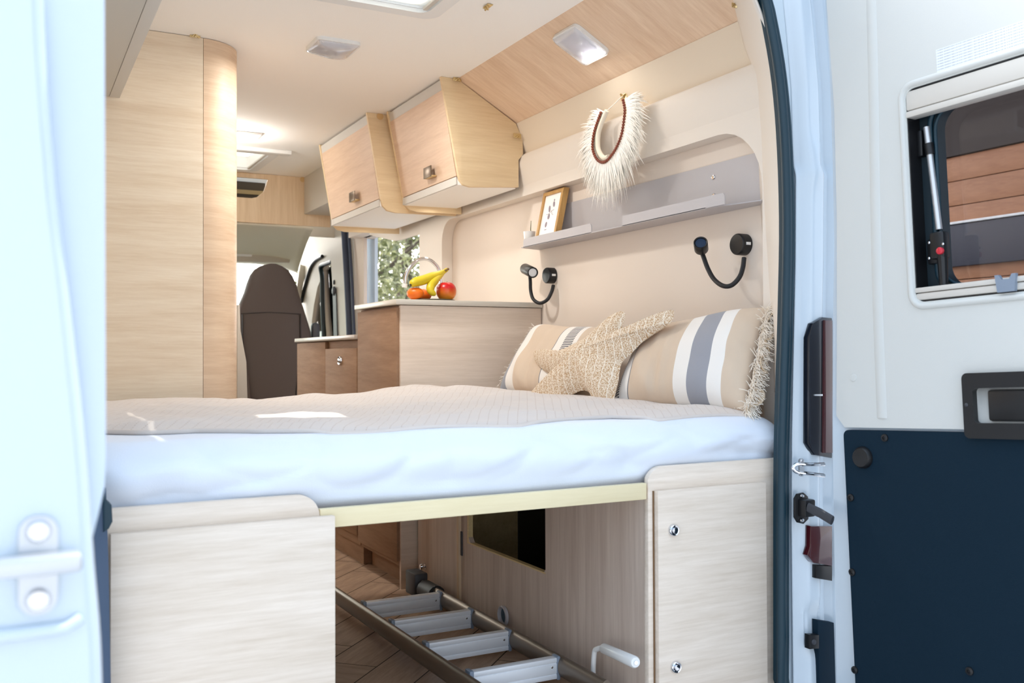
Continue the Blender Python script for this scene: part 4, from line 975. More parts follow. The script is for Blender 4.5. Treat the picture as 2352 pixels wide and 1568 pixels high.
# brass clips
def clip(px, py, ax, val, label, n):
    p = at(px, py, ax, val); n = V(n).normalized()
    u = V((0, 1, 0)) if abs(n.y) < 0.5 else V((1, 0, 0)); v = n.cross(u)
    r = thing('turn_clip', label, 'clip', p, 'brass turn clips')
    MB().hexa([p+u*a*0.017+v*b*0.009+n*c for c in (0, 0.003) for a, b in ((-1, -1), (1, -1), (1, 1), (-1, 1))], 0.001).build('plate', BRASS, r)
    MB().tube([p+n*0.004-u*0.012-v*0.010, p+n*0.012, p+n*0.004+u*0.012-v*0.010], 0.0028, 8).build('wing', BRASS, r, smooth=60)
    MB().tube([p, p+n*0.016-v*0.010], [0.004, 0.003], 8).build('stud', BRASS, r, smooth=60)
clip(448, 80, 'y', 3.29, 'brass turn clip at the top of the left wardrobe', (0, -1, 0))
clip(1050, 181, 'y', 3.335, 'brass turn clip at the top of the nearer overhead locker', (0, -1, 0))
clip(1188, 312, 'y', 3.335, 'brass turn clip on the right edge of the locker side panel', (0, -1, 0))
clip(1121, 13, 'z', 1.918, 'brass turn clip on the ceiling near the roof light', (0, 0, -1))
clip(1692, 14, 'y', 1.99, 'brass turn clip on the rear pillar at the top right', (-0.7, -0.7, 0))
clip(1434, 224, 'x', 1.80, 'brass turn clip holding up the feather necklace', (-1, 0, 0))

# ============================================================ LEFT SIDE: wardrobe, rear locker
XWd = at(467, 500, 'y', YK).x; rr = 0.135
cor = [(XWd+rr*math.sin(a), YK+rr-rr*math.cos(a)) for a in [PI/2*k/12 for k in range(13)]]
wd = thing('wardrobe', 'tall pale oak wardrobe with rounded corner standing left of the aisle', 'wardrobe', (0.35, 3.6, 0))
MB().box(-0.035, XWd-0.0007, YK, YK+0.02, 0, ZC-0.002).build('front_panel', W_X, wd)
MB().poly([V((x, y, 0)) for x, y in [(XWd+0.0007, YK+0.02), (XWd+0.0007, YK)]+cor[1:]+[(XWd+rr, 3.75), (XWd+rr-0.02, 3.75)]+[(x-0.016*(x-XWd)/rr, y+0.016*(1-(x-XWd)/rr)) for x, y in cor[::-1][1:-1]]], (0, 0, ZC-0.002)).build('rounded_corner', wood('pale oak laminate bent', S(203, 172, 142), S(230, 206, 178), (1.6, 3, 26)), wd, smooth=30)
MB().box(-0.03, XWd+rr-0.03, 3.77, 3.79, 0, ZC-0.002).build('back_panel', W_X, wd)
lo_ = thing('overhead_cabinet', 'stone coloured overhead locker at the upper left above the bed', 'overhead cabinet', (0.15, 2.6, 1.66))
zz = at(275, 225, 'y', 3.285).z; xx = at(275, 225, 'y', 3.285).x; x2 = at(250, 222, 'y', 3.285).x
MB().box(-0.035, x2, 1.95, 3.285, zz, zz+0.02, 0.001).build('base_board', LOCKER, lo_)
MB().box(x2+0.001, xx, 1.95, 3.285, zz-0.001, ZC-0.002, 0.002).build('front_rail', mat('light stone rail', S(206, 202, 194), 0.7), lo_)
MB().box(xx+0.0005, xx+0.003, 2.95, 3.05, 1.77, 1.80).build('hinge', EDGE, lo_)

# ============================================================ RIGHT WALL THINGS
# shelf
zs = 1.272
def sh(px, py, x=1.79): return at(px, py, 'x', x)
ya_, yb_ = sh(1197, 577, 1.775).y, 2.055
sf = thing('wall_shelf', 'long grey sheet metal shelf fixed to the wall above the bed', 'shelf', (1.83, 2.7, zs))
XL = 1.775
MB().poly([V((XL, ya_, zs)), V((XW-0.001, ya_+0.05-0.02, zs)), V((XW-0.001, 1.992, zs)), V((XL+0.048, 1.992, zs)), V((XL+0.030, 2.06, zs)), V((XL+0.008, 2.13, zs)), V((XL, 2.17, zs))], (0, 0, 0.003)).build('shelf_board', LGREY, sf)
MB().plate([(ya_-0.05, zs+0.003), (1.99, zs+0.003), (1.99, zs+0.150), (ya_-0.05, zs+0.155)], [], YZ(XW-0.005), (0.004, 0, 0)).build('back_plate', LGREY, sf)
lip_h = 0.034
def lip(y0, y1, nm):
    MB().plate(rrect(min(y0, y1), max(y0, y1), zs+0.001, zs+lip_h, [0.012, 0.012, 0, 0]), [], YZ(XL), (0.003, 0, 0)).build(nm, LGREY, sf)
lip(sh(1202, 570, XL).y, sh(1358, 528, XL).y, 'front_lip'); lip(sh(1429, 500, XL).y, sh(1664, 455, XL).y, 'front_lip')
for x, y in ((1638, 407), (1639, 449)):
    MB().lathe([(0, 0.003), (0.006, 0.002), (0.0075, 0)], at(x, y, 'x', XW-0.006), (-1, 0, 0), 16).build('screw', CHROME, sf)
# picture frame
fb = [sh(1228, 549, 1.80), sh(1276, 540, 1.80)]; y_l = sh(1226, 549, 1.795).y; y_r = sh(1272, 543, 1.795).y; W_ = abs(y_l-y_r)
z0 = zs+0.0045; H_ = 0.205; lean = 0.045
pf = thing('picture_frame', 'small honey oak frame with a botanical print leaning on the wall shelf', 'picture frame', (1.81, (y_l+y_r)/2, z0))
def fr3(a, b, w): # a along Y from left(0) to right(W), b up, w depth
    return V((1.795+lean*b/H_+w, y_l-a, z0+b))
m = MB(); m.plate([(0, 0), (W_, 0), (W_, H_), (0, H_)], [[(0.014, 0.014), (W_-0.014, 0.014), (W_-0.014, H_-0.014), (0.014, H_-0.014)]], lambda a, b: fr3(a, b, 0), (0.024, 0, 0)); m.build('frame', W_FRAME, pf)
MB().plate([(0.013, 0.013), (W_-0.013, 0.013), (W_-0.013, H_-0.013), (0.013, H_-0.013)], [], lambda a, b: fr3(a, b, 0.006), (0.002, 0, 0)).build('paper', WHITEL, pf)
INK = mat('grey mauve ink', S(150, 140, 150), 0.8)
m = MB()
def blob(cx, cy, rx, ry, rot=0):
    m.plate([(cx+rx*math.cos(t)*math.cos(rot)-ry*math.sin(t)*math.sin(rot), cy+rx*math.cos(t)*math.sin(rot)+ry*math.sin(t)*math.cos(rot)) for t in [2*PI*k/14 for k in range(14)]], [], lambda a, b: fr3(a, b, 0.0052), (0.0008, 0, 0))
for q in ((0.062, 0.135, 0.007, 0.014, 0.3), (0.09, 0.150, 0.007, 0.012, 0.4), (0.088, 0.166, 0.004, 0.004, 0), (0.066, 0.105, 0.008, 0.011, 0), (0.056, 0.075, 0.007, 0.011, 0), (0.058, 0.055, 0.010, 0.0012, 0)): blob(*q)
m.tube([fr3(a, b, 0.0055) for a, b in ((0.045, 0.115), (0.062, 0.115), (0.08, 0.125), (0.098, 0.128))], 0.0008, 5)
m.tube([fr3(a, b, 0.0055) for a, b in ((0.08, 0.125), (0.088, 0.112), (0.098, 0.108))], 0.0008, 5)
m.build('botanical_print', INK, pf)
# small pot
pp = at(1216, 553, 'x', 1.805); pp.z = zs+0.0045
po = thing('plant_pot', 'small white pot with one green sprig at the left end of the shelf', 'plant pot', pp)
MB().lathe([(0, 0.002), (0.018, 0.002), (0.024, 0.060), (0.0225, 0.060), (0.016, 0.006), (0, 0.005)], pp, (0, 0, 1), 28).build('pot', WHITEP, po, smooth=50)
MB().tube([pp+V((0, -0.012, 0.03)), pp+V((-0.002, -0.014, 0.07)), pp+V((-0.003, -0.020, 0.10))], [0.002, 0.0018, 0.001], 6).build('sprig', mat('leaf green', S(70, 90, 50), 0.6), po)

# reading lamps
def reading_lamp(label, disc, tubep, head0, head1, xd, xt, rd_, rh, group, face):
    c = at(disc[0], disc[1], 'x', XW)
    r = thing('reading_lamp', label, 'reading lamp', c, group)
    MB().lathe([(0, 0.034), (rd_*0.90, 0.034), (rd_*0.98, 0.031), (rd_, 0.027), (rd_, 0.001), (0, 0.001)], c, (-1, 0, 0), 40).build('wall_disc', BLACK, r, smooth=40)
    MB().box(c.x-0.024, c.x-0.008, c.y-rd_-0.0015, c.y-rd_+0.004, c.z-0.004, c.z+0.004, 0.0005).build('switch', WHITEP, r)
    P = [at(x, y, 'x', xt+(XW-0.018-xt)*k) for x, y, k in tubep]
    MB().tube(spline(P, 6), 0.0068, 12).build('flexible_neck', BLACKS, r, smooth=60)
    a, b = at(head0[0], head0[1], 'x', head0[2]), at(head1[0], head1[1], 'x', head1[2]); d = (b-a); L = d.length; d.normalize()
    MB().lathe([(0, 0), (rh*0.9, 0), (rh, 0.003), (rh, L-0.002), (rh*0.93, L), (rh*0.80, L-0.002), (rh*0.78, L-0.006), (0, L-0.006)], a, d, 30).build('lamp_head', BLACK, r, smooth=40)
    MB().lathe([(0, 0.0), (rh*0.74, 0.0), (rh*0.74, 0.001), (0, 0.002)], a+d*(L-0.005), d, 24).build('lens', face, r, smooth=40)
    return r
DIFF = mat('frosted lens', S(225, 225, 225), 0.4); DIFB = mat('blue black cap', S(14, 44, 74), 0.45)
reading_lamp('black gooseneck reading lamp nearest the rear door on the wall', (1712, 562), [(1709, 592, 1), (1706, 615, .8), (1698, 637, .5), (1680, 655, .2), (1660, 656, 0), (1640, 641, 0), (1626, 617, 0), (1616, 590, 0), (1611, 575, 0)], (1611, 573, 1.80), (1609, 556, 1.775), 1.86, 1.81, 0.031, 0.0205, 'wall reading lamps', DIFB)
reading_lamp('black gooseneck reading lamp above the kitchen end of the bed', (1271, 633), [(1271, 655, 1), (1267, 670, .8), (1257, 688, .5), (1240, 696, .2), (1225, 687, 0), (1219, 668, 0), (1218, 646, 0), (1217, 632, 0)], (1206, 617, 1.80), (1224, 626, 1.765), 1.86, 1.80, 0.031, 0.021, 'wall reading lamps', DIFF)

# feather necklace
nk = thing('feather_necklace', 'white feather collar necklace with brown beads hanging on the wall', 'necklace', at(1390, 370, 'x', 1.762))
XN = 1.762
Uc = [(1379.6, 259), (1367, 295), (1361.4, 323), (1362, 346), (1373, 368), (1390, 371), (1411, 347), (1426, 314), (1432, 283), (1435, 253), (1431, 230)]
Ub = spline([at(x, y, 'x', XN-0.004) for x, y in Uc], 8)
BEAD = mat('brown wooden bead', S(128, 62, 40), 0.35)
L_ = [0]
for a, b in zip(Ub, Ub[1:]): L_.append(L_[-1]+(b-a).length)
NB = 52; tab = list(zip(L_, range(len(Ub)))); bead0 = None
for k in range(NB):
    s_ = L_[-1]*k/(NB-1); f = interp(tab, s_); i = min(int(f), len(Ub)-2); p = Ub[i].lerp(Ub[i+1], f-i)
    if bead0 is None:
        bead0 = MB().ball(p, L_[-1]/(NB-1)*0.56, 12, 8).build('bead', BEAD, nk, smooth=180); zoff = V(bead0.location)-(p-V(nk.location))
        bead0.location = (p-V(nk.location))+zoff
    else:
        c = bead0.copy(); SC.collection.objects.link(c); c.location = (p-V(nk.location))+zoff
Ui = [(1394, 254), (1386, 272), (1376, 300), (1373, 322), (1375, 345), (1386, 362), (1398, 360), (1415, 335), (1424, 300), (1425, 268), (1419, 240)]
MB().tube(spline([at(x, y, 'x', XN-0.002) for x, y in Ui[:7]], 6), 0.0085, 10).build('padded_rim', mat('cream padded rim', S(236, 226, 206), 0.8), nk, smooth=60)
MB().tube(spline([at(x, y, 'x', XN) for x, y in ((1394, 254), (1412, 238), (1424, 226), (1430, 222))], 4), 0.0016, 6).build('cord', CREAMF, nk)
FE = mat('ivory feather', S(250, 247, 240), 0.8, sheen=0.3)
ctr = at(1398, 300, 'x', XN)
def feathers(n, lo, hi, seed, r, layer, tube=True):
    rnd = random.Random(seed); m = MB()
    for _ in range(n):
        f = rnd.random()*(len(Ub)-1.001); i = int(f); p = Ub[i].lerp(Ub[i+1], f-i); t = (Ub[i+1]-Ub[i]).normalized()
        o_ = V((0, t.z, -t.y)).normalized()
        if o_.dot(p-ctr) < 0: o_ = -o_
        u = f/(len(Ub)-1)
        Lm = interp([(0, 0.06), (0.12, 0.10), (0.3, 0.115), (0.45, 0.135), (0.6, 0.125), (0.75, 0.105), (0.9, 0.095), (1, 0.08)], u)
        L = Lm*rnd.uniform(lo, hi)
        d = (o_+V((0.10*(rnd.random()-0.5), rnd.uniform(-.25, .25), rnd.uniform(-.3, .12)))).normalized()
        c = p+o_*0.006+V((0.004+layer*rnd.random(), 0, 0)); seg = 5; side = d.cross(V((1, 0, 0))).normalized()
        bend = rnd.uniform(-0.25, 0.25); prev = None; w0 = r*rnd.uniform(0.6, 1.4)
        for k in range(seg+1):
            w = w0*(1-(k/seg)**2)+0.0002
            a = m.bm.verts.new(c+side*w+V((-0.0006, 0, 0))); b = m.bm.verts.new(c-side*w); e_ = m.bm.verts.new(c+V((-0.0015, 0, 0))*(1-k/seg))
            if prev: m.bm.faces.new((prev[0], a, e_, prev[2])); m.bm.faces.new((prev[2], e_, b, prev[1]))
            prev = (a, b, e_)
            d = (d+V((0.0, 0, -0.14))+side*bend*0.25).normalized(); c = c+d*L/seg
    return m
ft = feathers(3000, 0.45, 1.0, 1, 0.0022, 0.014).build('long_feathers', FE, nk, smooth=0, recalc=False); ft['kind'] = 'stuff'
ft = feathers(1100, 0.12, 0.38, 2, 0.0028, 0.004).build('short_feathers', FE, nk, smooth=0, recalc=False); ft['kind'] = 'stuff'
ft = feathers(150, 1.0, 1.35, 8, 0.0026, 0.02).build('stray_feathers', FE, nk, smooth=0, recalc=False); ft['kind'] = 'stuff'

# ceiling lights
def roof_lamp(name, label, P, n, u, size, h):
    """P centre on surface, n out of the surface, u along one side"""
    n = V(n).normalized(); u = V(u).normalized(); v = n.cross(u); r = thing(name, label, 'ceiling light', P, 'square roof lights'); P = V(P)
    f = lambda a, b: P+u*a+v*b
    MB().plate(rrect(-size/2, size/2, -size/2, size/2, 0.02), [], f, n*0.012).build('frame', WHITEP, r, smooth=40)
    def dome(a, b):
        x, y = 2*a-1, 2*b-1; hh = h*(max(0, (1-x**6)*(1-y**6)))**0.5
        hh *= 0.75+0.25*math.cos(x*2.4+y*0.8)
        return P+u*x*size*0.46+v*y*size*0.46+n*(0.012+hh)
    MB().grid(24, 24, dome).build('clear_cover', LAMPG, r, smooth=80)
    MB().plate(rrect(-size*0.36, size*0.36, -size*0.36, size*0.36, 0.03), [], lambda a, b: f(a, b)+n*0.012, n*0.003).build('reflector', CHROME if False else mat('silver reflector', S(190, 190, 200), 0.5), r)
    for s_ in (-1, 1): MB().lathe([(0, 0.006), (0.009, 0.005), (0.012, 0)], f(s_*size*0.15, s_*size*0.12)+n*0.015, n, 18).build('bulb', WHITEP, r, smooth=50)
roof_lamp('roof_light', 'square clear covered light on the off white ceiling', at(765, 104, 'z', ZC), (0, 0, -1), (1, 0, 0), 0.155, 0.022)
sn_ = V((-(1.92-1.776), 0, -(1.793-1.53))).normalized()
roof_lamp('roof_light', 'square clear covered light on the sloping oak panel', onp(1335, 100, V((1.53, 2, 1.92)), sn_), sn_, (0, 1, 0), 0.15, 0.022)
for e_, rt_ in ((KL['lamp'], 'roof_light'), (KL['slope'], 'roof_light.001')):
    l = bpy.data.lights.new('lamp_glow', 'AREA'); l.shape = 'SQUARE'; l.size = 0.12; l.energy = e_; l.color = (1, 0.975, 0.93)  # fill lights added below both covers; the lamps themselves are off
    lo2 = bpy.data.objects.new('lamp_glow', l); SC.collection.objects.link(lo2); lo2.parent = bpy.data.objects[rt_]; lo2.location = (0, 0, -0.045)
# roof lights (openings) with frames
def skylight(n, R, label_frame, slot):
    x0, x1, y0, y1 = R
    r = sroot('window_%d' % n, ((x0+x1)/2, (y0+y1)/2, ZC))
    MB().plate(rrect(x0-0.045, x1+0.045, y0-0.045, y1+0.045, 0.05), [rrect(x0, x1, y0, y1, 0.035)], XY(ZC-0.014), (0, 0, 0.013)).build('window_frame', WHITEP, r, smooth=40)
    MB().plate(rrect(x0-0.002, x1+0.002, y0-0.002, y1+0.002, 0.035), [rrect(x0+0.004, x1-0.004, y0+0.004, y1-0.004, 0.03)], XY(ZC-0.001), (0, 0, 0.078)).build('window_well', WHITEP, r, smooth=40)
    MB().box(x0+0.0, x1, y0, y1, ZC+0.085, ZC+0.09).build('pane', GLASS, r)
    MB().box(x1-0.02, x1-0.006, y0+0.02, y1-0.02, ZC-0.012, ZC-0.002, 0.002).build('blind_rail', GREYL, r)
    return r
w1 = skylight(1, SK1, '', 0); w2 = skylight(2, SK2, '', 0)
# blind cloth in the near roof light, hole cut to shape the sun patch
BL_, n_, b_ = base_mat('white blind cloth'); b_.inputs['Base Color'].default_value = S(240, 238, 232); b_.inputs['Roughness'].default_value = 0.9
tr_ = n_.nodes.new('ShaderNodeBsdfTranslucent'); tr_.inputs[0].default_value = S(250, 248, 244); mx_ = n_.nodes.new('ShaderNodeMixShader'); mx_.inputs[0].default_value = 0.7
n_.links.new(b_.outputs[0], mx_.inputs[1]); n_.links.new(tr_.outputs[0], mx_.inputs[2]); n_.links.new(mx_.outputs[0], n_.nodes['Material Output'].inputs[0])
MB().plate([(SK1[0]+0.01, SK1[2]+0.005), (SK1[1]-0.01, SK1[2]+0.005), (SK1[1]-0.01, SK1[3]-0.01), (SK1[0]+0.01, SK1[3]-0.01)], [[(0.88, 2.38), (1.09, 2.39), (1.09, 2.47), (0.88, 2.45)]], XY(ZC+0.004), (0, 0, 0.003)).build('blind', BL_, w1)
MB().box(SK2[0]+0.01, SK2[1]-0.01, SK2[2]+0.005, SK2[3]-0.005, ZC+0.06, ZC+0.064).build('blind', BL_, w2)  # translucent sheet added to diffuse light from the far roof window
MB().box(0.52, 1.30, 4.90, 4.955, ZC-0.022, ZC-0.001, 0.004).build('blind_case', WHITEP, w2)
rv = thing('flat_ceiling_lamp', 'small flat ceiling lamp plate just past the wardrobe corner near the far roof window', 'ceiling light', at(575, 308, 'z', ZC))  # vent plate, made to carry an added fill light
c = at(575, 308, 'z', ZC); MB().box(c.x-0.09, c.x+0.045, c.y-0.05, c.y+0.08, ZC-0.012, ZC-0.001, 0.003).build('cover', WHITEP, rv)

l = bpy.data.lights.new('lamp_glow', 'POINT'); l.energy = KL['mid']; l.color = (1, 0.97, 0.92); l.shadow_soft_size = 0.06  # fill light added below the vent plate to brighten the aisle
lo2 = bpy.data.objects.new('lamp_glow', l); SC.collection.objects.link(lo2); lo2.parent = rv; lo2.location = V((c.x-0.1, c.y, ZC-0.09))-V(rv.location)
# ============================================================ CAB
YC = 5.60
p = [at(x, y, 'y', YC) for x, y in ((616, 395), (606, 440), (590, 455), (500, 456))]
zb5 = at(650, 515, 'y', YC).z
hole_pts = [(0.5, ZC-0.03), (0.5, p[2].z-0.002), (p[2].x-0.03, p[2].z-0.002), (p[2].x, p[2].z+0.006), (p[1].x, p[1].z), (p[0].x, ZC-0.03)]
bk = thing('cab_bulkhead', 'pale oak bulkhead with a dark rounded cubby above the cab', 'bulkhead', (0.9, YC, zb5))
MB().plate([(-0.03, zb5), (1.72, zb5), (1.72, ZC-0.002), (-0.03, ZC-0.002)], [hole_pts], XZ(YC), (0, 0.018, 0)).build('panel', W_Z, bk, smooth=0)
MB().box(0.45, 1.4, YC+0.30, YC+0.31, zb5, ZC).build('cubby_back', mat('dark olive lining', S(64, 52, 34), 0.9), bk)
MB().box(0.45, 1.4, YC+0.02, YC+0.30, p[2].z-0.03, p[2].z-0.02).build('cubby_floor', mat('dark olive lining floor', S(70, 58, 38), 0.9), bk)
MB().box(0.45, 1.4, YC+0.24, YC+0.25, ZC-0.085, ZC-0.06).build('cubby_rail', mat('tan rail', S(150, 130, 90), 0.7), bk)
q = at(695, 412, 'y', YC)
MB().lathe([(0, 0.001), (0.016, 0.001), (0.016, 0)], q, (0, -1, 0), 24).build('cover_cap', mat('tan cap', S(206, 172, 120), 0.6), bk)
q0, q1 = at(733, 412, 'y', YC-0.01), at(724, 470, 'y', YC-0.01)
MB().plate(rrect(q1.x, q1.x+0.10, q1.z-0.02, q0.z, 0.02), [], XZ(YC-0.02), (0, 0.019, 0)).build('corner_cover', WHITEP, bk, smooth=40)
struct(MB().box(-0.05, 1.97, YC+0.32, YC+0.34, zb5-0.02, 1.98).build('wall_front', TRIM2))
struct(MB().box(1.56, 1.87, 4.72, YC-0.001, 1.70, ZC+0.01).build('trim_10', TRIM2))
# headliner
def hl(u, v):
    x = lerp(-0.05, lerp(1.62, 1.83, v), u); y = lerp(YC+0.02, 6.75, v)
    z = lerp(zb5-0.004, at(650, 606, 'y', 6.7).z, v**1.5)-0.06*max(0, (x-1.50)/0.35)**2
    return V((x, y, z))
struct(MB().grid(40, 24, hl).build('ceiling_cab', HEADL, smooth=80, solid=0.01))
struct(MB().box(-0.08, 1.97, YC+0.34, 6.95, 1.80, 1.83, 0.004).build('roof_cab', BODY))
sv = thing('sun_visor', 'cream sun visor panel folded up above the windscreen', 'sun visor', at(630, 590, 'y', 6.5))
MB().poly([at(x, y, 'y', 6.5) for x, y in ((540, 568), (600, 570), (655, 580), (668, 590), (665, 603), (540, 600))], (0, 0.02, 0), 0.004).build('panel', TRIM2, sv)
MB().poly([at(x, y, 'y', 6.49) for x, y in ((540, 574), (583, 576), (578, 589), (540, 588))], (0, 0.012, 0), 0.002).build('lamp_lens', WHITEP, sv)
# side wall of the cab with windows
g = lambda x, y: (at(x, y, 'x', XW).y, at(x, y, 'x', XW).z)
h1 = [g(*q) for q in ((714, 790), (716, 740), (721, 700), (729, 660), (735, 645), (739, 680), (744, 730), (748, 790))]
h2 = [g(*q) for q in ((753, 790), (747, 730), (744, 680), (741, 620), (748, 610), (762, 603), (767, 650), (771, 700), (775, 790))]
outerp = [(5.62, -0.1)]+[(5.62, 1.80)]+[(6.3, 1.80), (6.85, 1.76), (6.85, 1.0), (7.1, 0.9), (7.1, -0.1)]
cs = MB(); cs.plate(outerp, [h1, h2], YZ(XW), (0.03, 0, 0)); struct(cs.build('wall_cab_right', TRIM2, smooth=30))
struct(MB().box(-0.08, -0.04, 5.66, 7.1, -0.2, 0.95).build('wall_cab_left', TRIM2))
# B pillar: cream post and seals of the sliding door
pl = MB(); pl.plate([g(*q) for q in ((781, 800), (777, 700), (770, 600), (764, 588), (748, 583), (735, 577), (722, 560), (700, 520), (796, 526), (802, 640), (808, 800))], [], YZ(XW-0.03), (0.03, 0, 0)); struct(pl.build('trim_11', TRIM2, smooth=30))
m = MB(); m.tube(spline([at(x, y, 'x', XW-0.035) for x, y in ((804, 800), (797, 640), (790, 520), (788, 480))][::-1], 6), 0.02, 10); m.tube(spline([at(x, y, 'x', XW-0.03) for x, y in ((815, 800), (808, 640), (800, 520), (797, 480))][::-1], 6), 0.010, 8)
struct(m.build('trim_12', mat('slate sliding door seal', S(52, 62, 84), 0.5), smooth=60))
m = MB(); m.plate([g(*q) for q in ((816, 820), (808, 640), (801, 480), (818, 480), (828, 600), (838, 820))], [], YZ(XW+0.02), (0.02, 0, 0)); struct(m.build('trim_13', BODY))
m = MB(); m.plate([g(*q) for q in ((972, 480), (982, 600), (990, 720), (1004, 720), (998, 600), (985, 480))], [], YZ(XW-0.01), (0.10, 0, 0)); struct(m.build('trim_14', BLACK))
m = MB(); m.plate([g(*q) for q in ((985, 470), (998, 600), (1006, 720), (1018, 720), (1008, 600), (997, 470))], [], YZ(XW-0.015), (0.05, 0, 0)); struct(m.build('trim_15', mat('grey green rubber', S(112, 124, 116), 0.5)))
m = MB(); m.tube(spline([at(x, y, 'x', XW-0.012) for x, y in ((692, 694), (700, 658), (712, 618), (724, 598), (740, 588))], 5), 0.012, 8); struct(m.build('trim_16', BLACK, smooth=60))
m = MB(); m.tube(spline([at(x, y, 'x', XW-0.012) for x, y in ((745, 790), (741, 700), (740, 640), (737, 612), (752, 604), (763, 600))], 5), 0.016, 8); struct(m.build('trim_17', mat('black teal window bar', S(14, 32, 34), 0.4), smooth=60))
struct(MB().box(XW+0.02, XW+0.024, 5.64, 6.9, 0.8, 1.45).build('window_3', GLASS))
# seat belt
sb = thing('seat_belt', 'black seat belt with anchor beside the cab side window', 'seat belt', at(768, 700, 'x', XW-0.03))
MB().poly([at(x, y, 'x', XW-0.04) for x, y in ((764, 672), (771, 672), (775, 800), (767, 800))], (0.003, 0, 0)).build('webbing', BLACKS, sb)
MB().ball(at(767, 668, 'x', XW-0.04), (0.012, 0.028, 0.03), 16, 10).build('anchor', DGREY, sb, smooth=180)
MB().ball(at(768, 648, 'x', XW-0.03), (0.010, 0.018, 0.016), 16, 10).build('height_button', BLACK, sb, smooth=180)
# windscreen
wsb = sroot('window_4', (0.85, 6.9, 0.9))
MB().poly([V((-0.02, 7.05, 0.9)), V((1.78, 7.05, 0.9)), V((1.66, 6.74, 1.47)), V((0.05, 6.74, 1.47))], (0, 0.006, 0)).build('pane', glass('tinted windscreen', (0.66, 0.70, 0.68, 1)), wsb)
MB().tube([at(684, 640, 'y', 6.7), at(700, 610, 'y', 6.7)], 0.001, 4).bm.free()
m = MB(); m.poly([at(x, y, 'y', 6.72) for x, y in ((690, 606), (704, 612), (692, 680), (676, 760), (668, 760), (682, 660))], (0, 0.03, 0), 0.004); struct(m.build('trim_18', TRIM2))
struct(MB().box(-0.05, 1.87, 6.7, 7.1, -0.1, 0.90).build('trim_19', DGREY))
struct(MB().box(1.80, 1.88, 6.6, 6.9, -0.1, 0.90).build('trim_20', TRIM2))

# cab seat seen from behind
st = thing('captain_chair', 'tall brown cab seat with integrated headrest seen from behind', 'seat', (1.4, 5.6, 0.3))
prof = [(930, 575, 718), (900, 566, 720), (860, 560, 722), (800, 553, 720), (760, 548, 718), (720, 548, 706), (700, 553, 700), (670, 566, 690), (650, 572, 685), (630, 580, 676), (617, 590, 666), (609, 602, 652), (605, 618, 638)]
YS_ = 5.55
def seatf(u, v):
    k = u*(len(prof)-1); i = min(int(k), len(prof)-2); f = k-i
    y, l, r_ = [lerp(prof[i][j], prof[i+1][j], f) for j in range(3)]
    a, b = at(l, y, 'y', YS_), at(r_, y, 'y', YS_); cx = (a.x+b.x)/2; hw = (b.x-a.x)/2; th = 2*PI*v
    ex = lambda c: math.copysign(abs(c)**0.55, c)
    return V((cx+hw*ex(math.cos(th)), YS_+0.055+0.06*ex(math.sin(th)), a.z))
m = MB(); m.grid(48, 48, seatf); m.build('backrest', SEATM, st, smooth=80)
cr_ = [at(x, y, 'y', YS_) for x, y in ((550, 690), (547, 745), (556, 800), (568, 870), (576, 940))]
MB().tube(spline([at(x, y, 'y', YS_-0.012) for x, y in ((546, 740), (556, 800), (567, 860), (573, 935))], 5), 0.010, 8).build('side_bolster', SEATM, st, smooth=60)
MB().tube([at(x, y, 'y', YS_-0.006) for x, y in ((690, 722), (690, 800), (678, 930))], 0.004, 6).build('seam_piping', SEATP, st, smooth=60)
MB().tube([at(x, y, 'y', YS_-0.006) for x, y in ((557, 722), (557, 790))], 0.004, 6).build('seam_piping', SEATP, st, smooth=60)
MB().tube([at(x, y, 'y', YS_-0.006) for x, y in ((552, 720), (620, 717), (692, 721))], 0.002, 6).build('seam', SEATP, st, smooth=60)
MB().box(1.12, 1.62, 5.52, 5.95, 0.30, 0.60, 0.05).build('seat_base', SEATM, st)
ar = thing('armrest', 'small grey folded armrest beside the cab seat', 'armrest', at(725, 770, 'y', 5.6))
q = at(724, 760, 'y', 5.6); MB().box(q.x-0.025, q.x+0.025, 5.57, 5.63, q.z-0.12, q.z+0.05, 0.02).build('pad', DGREY, ar)
struct(MB().box(0.0, 1.9, 5.1, 6.9, 0.0, 0.28).build('floor_cab', mat('beige cab step', S(176, 160, 120), 0.8)))
# beige post left of the seat
struct(MB().poly([at(x, y, 'y', 3.80) for x, y in ((545, 700), (551, 700), (553, 760), (566, 830), (570, 960), (545, 960))], (0, 0.02, 0), 0.002).build('trim_21', TRIM2))
# light board flap hanging in front of the sliding door window
fl = thing('window_flap', 'pale beige flap panel hanging at the top of the side door opening', 'flap', at(900, 500, 'x', 1.80))
MB().poly([at(x, y, 'x', 1.828) for x, y in ((838, 522), (850, 540), (905, 553), (920, 551), (976, 533), (985, 524), (988, 503), (838, 503))], (0.012, 0, 0), 0.002).build('panel', TRIM, fl)
struct(MB().box(1.80, 1.95, 4.40, 5.5, 1.56, 1.72).build('trim_22', TRIM))

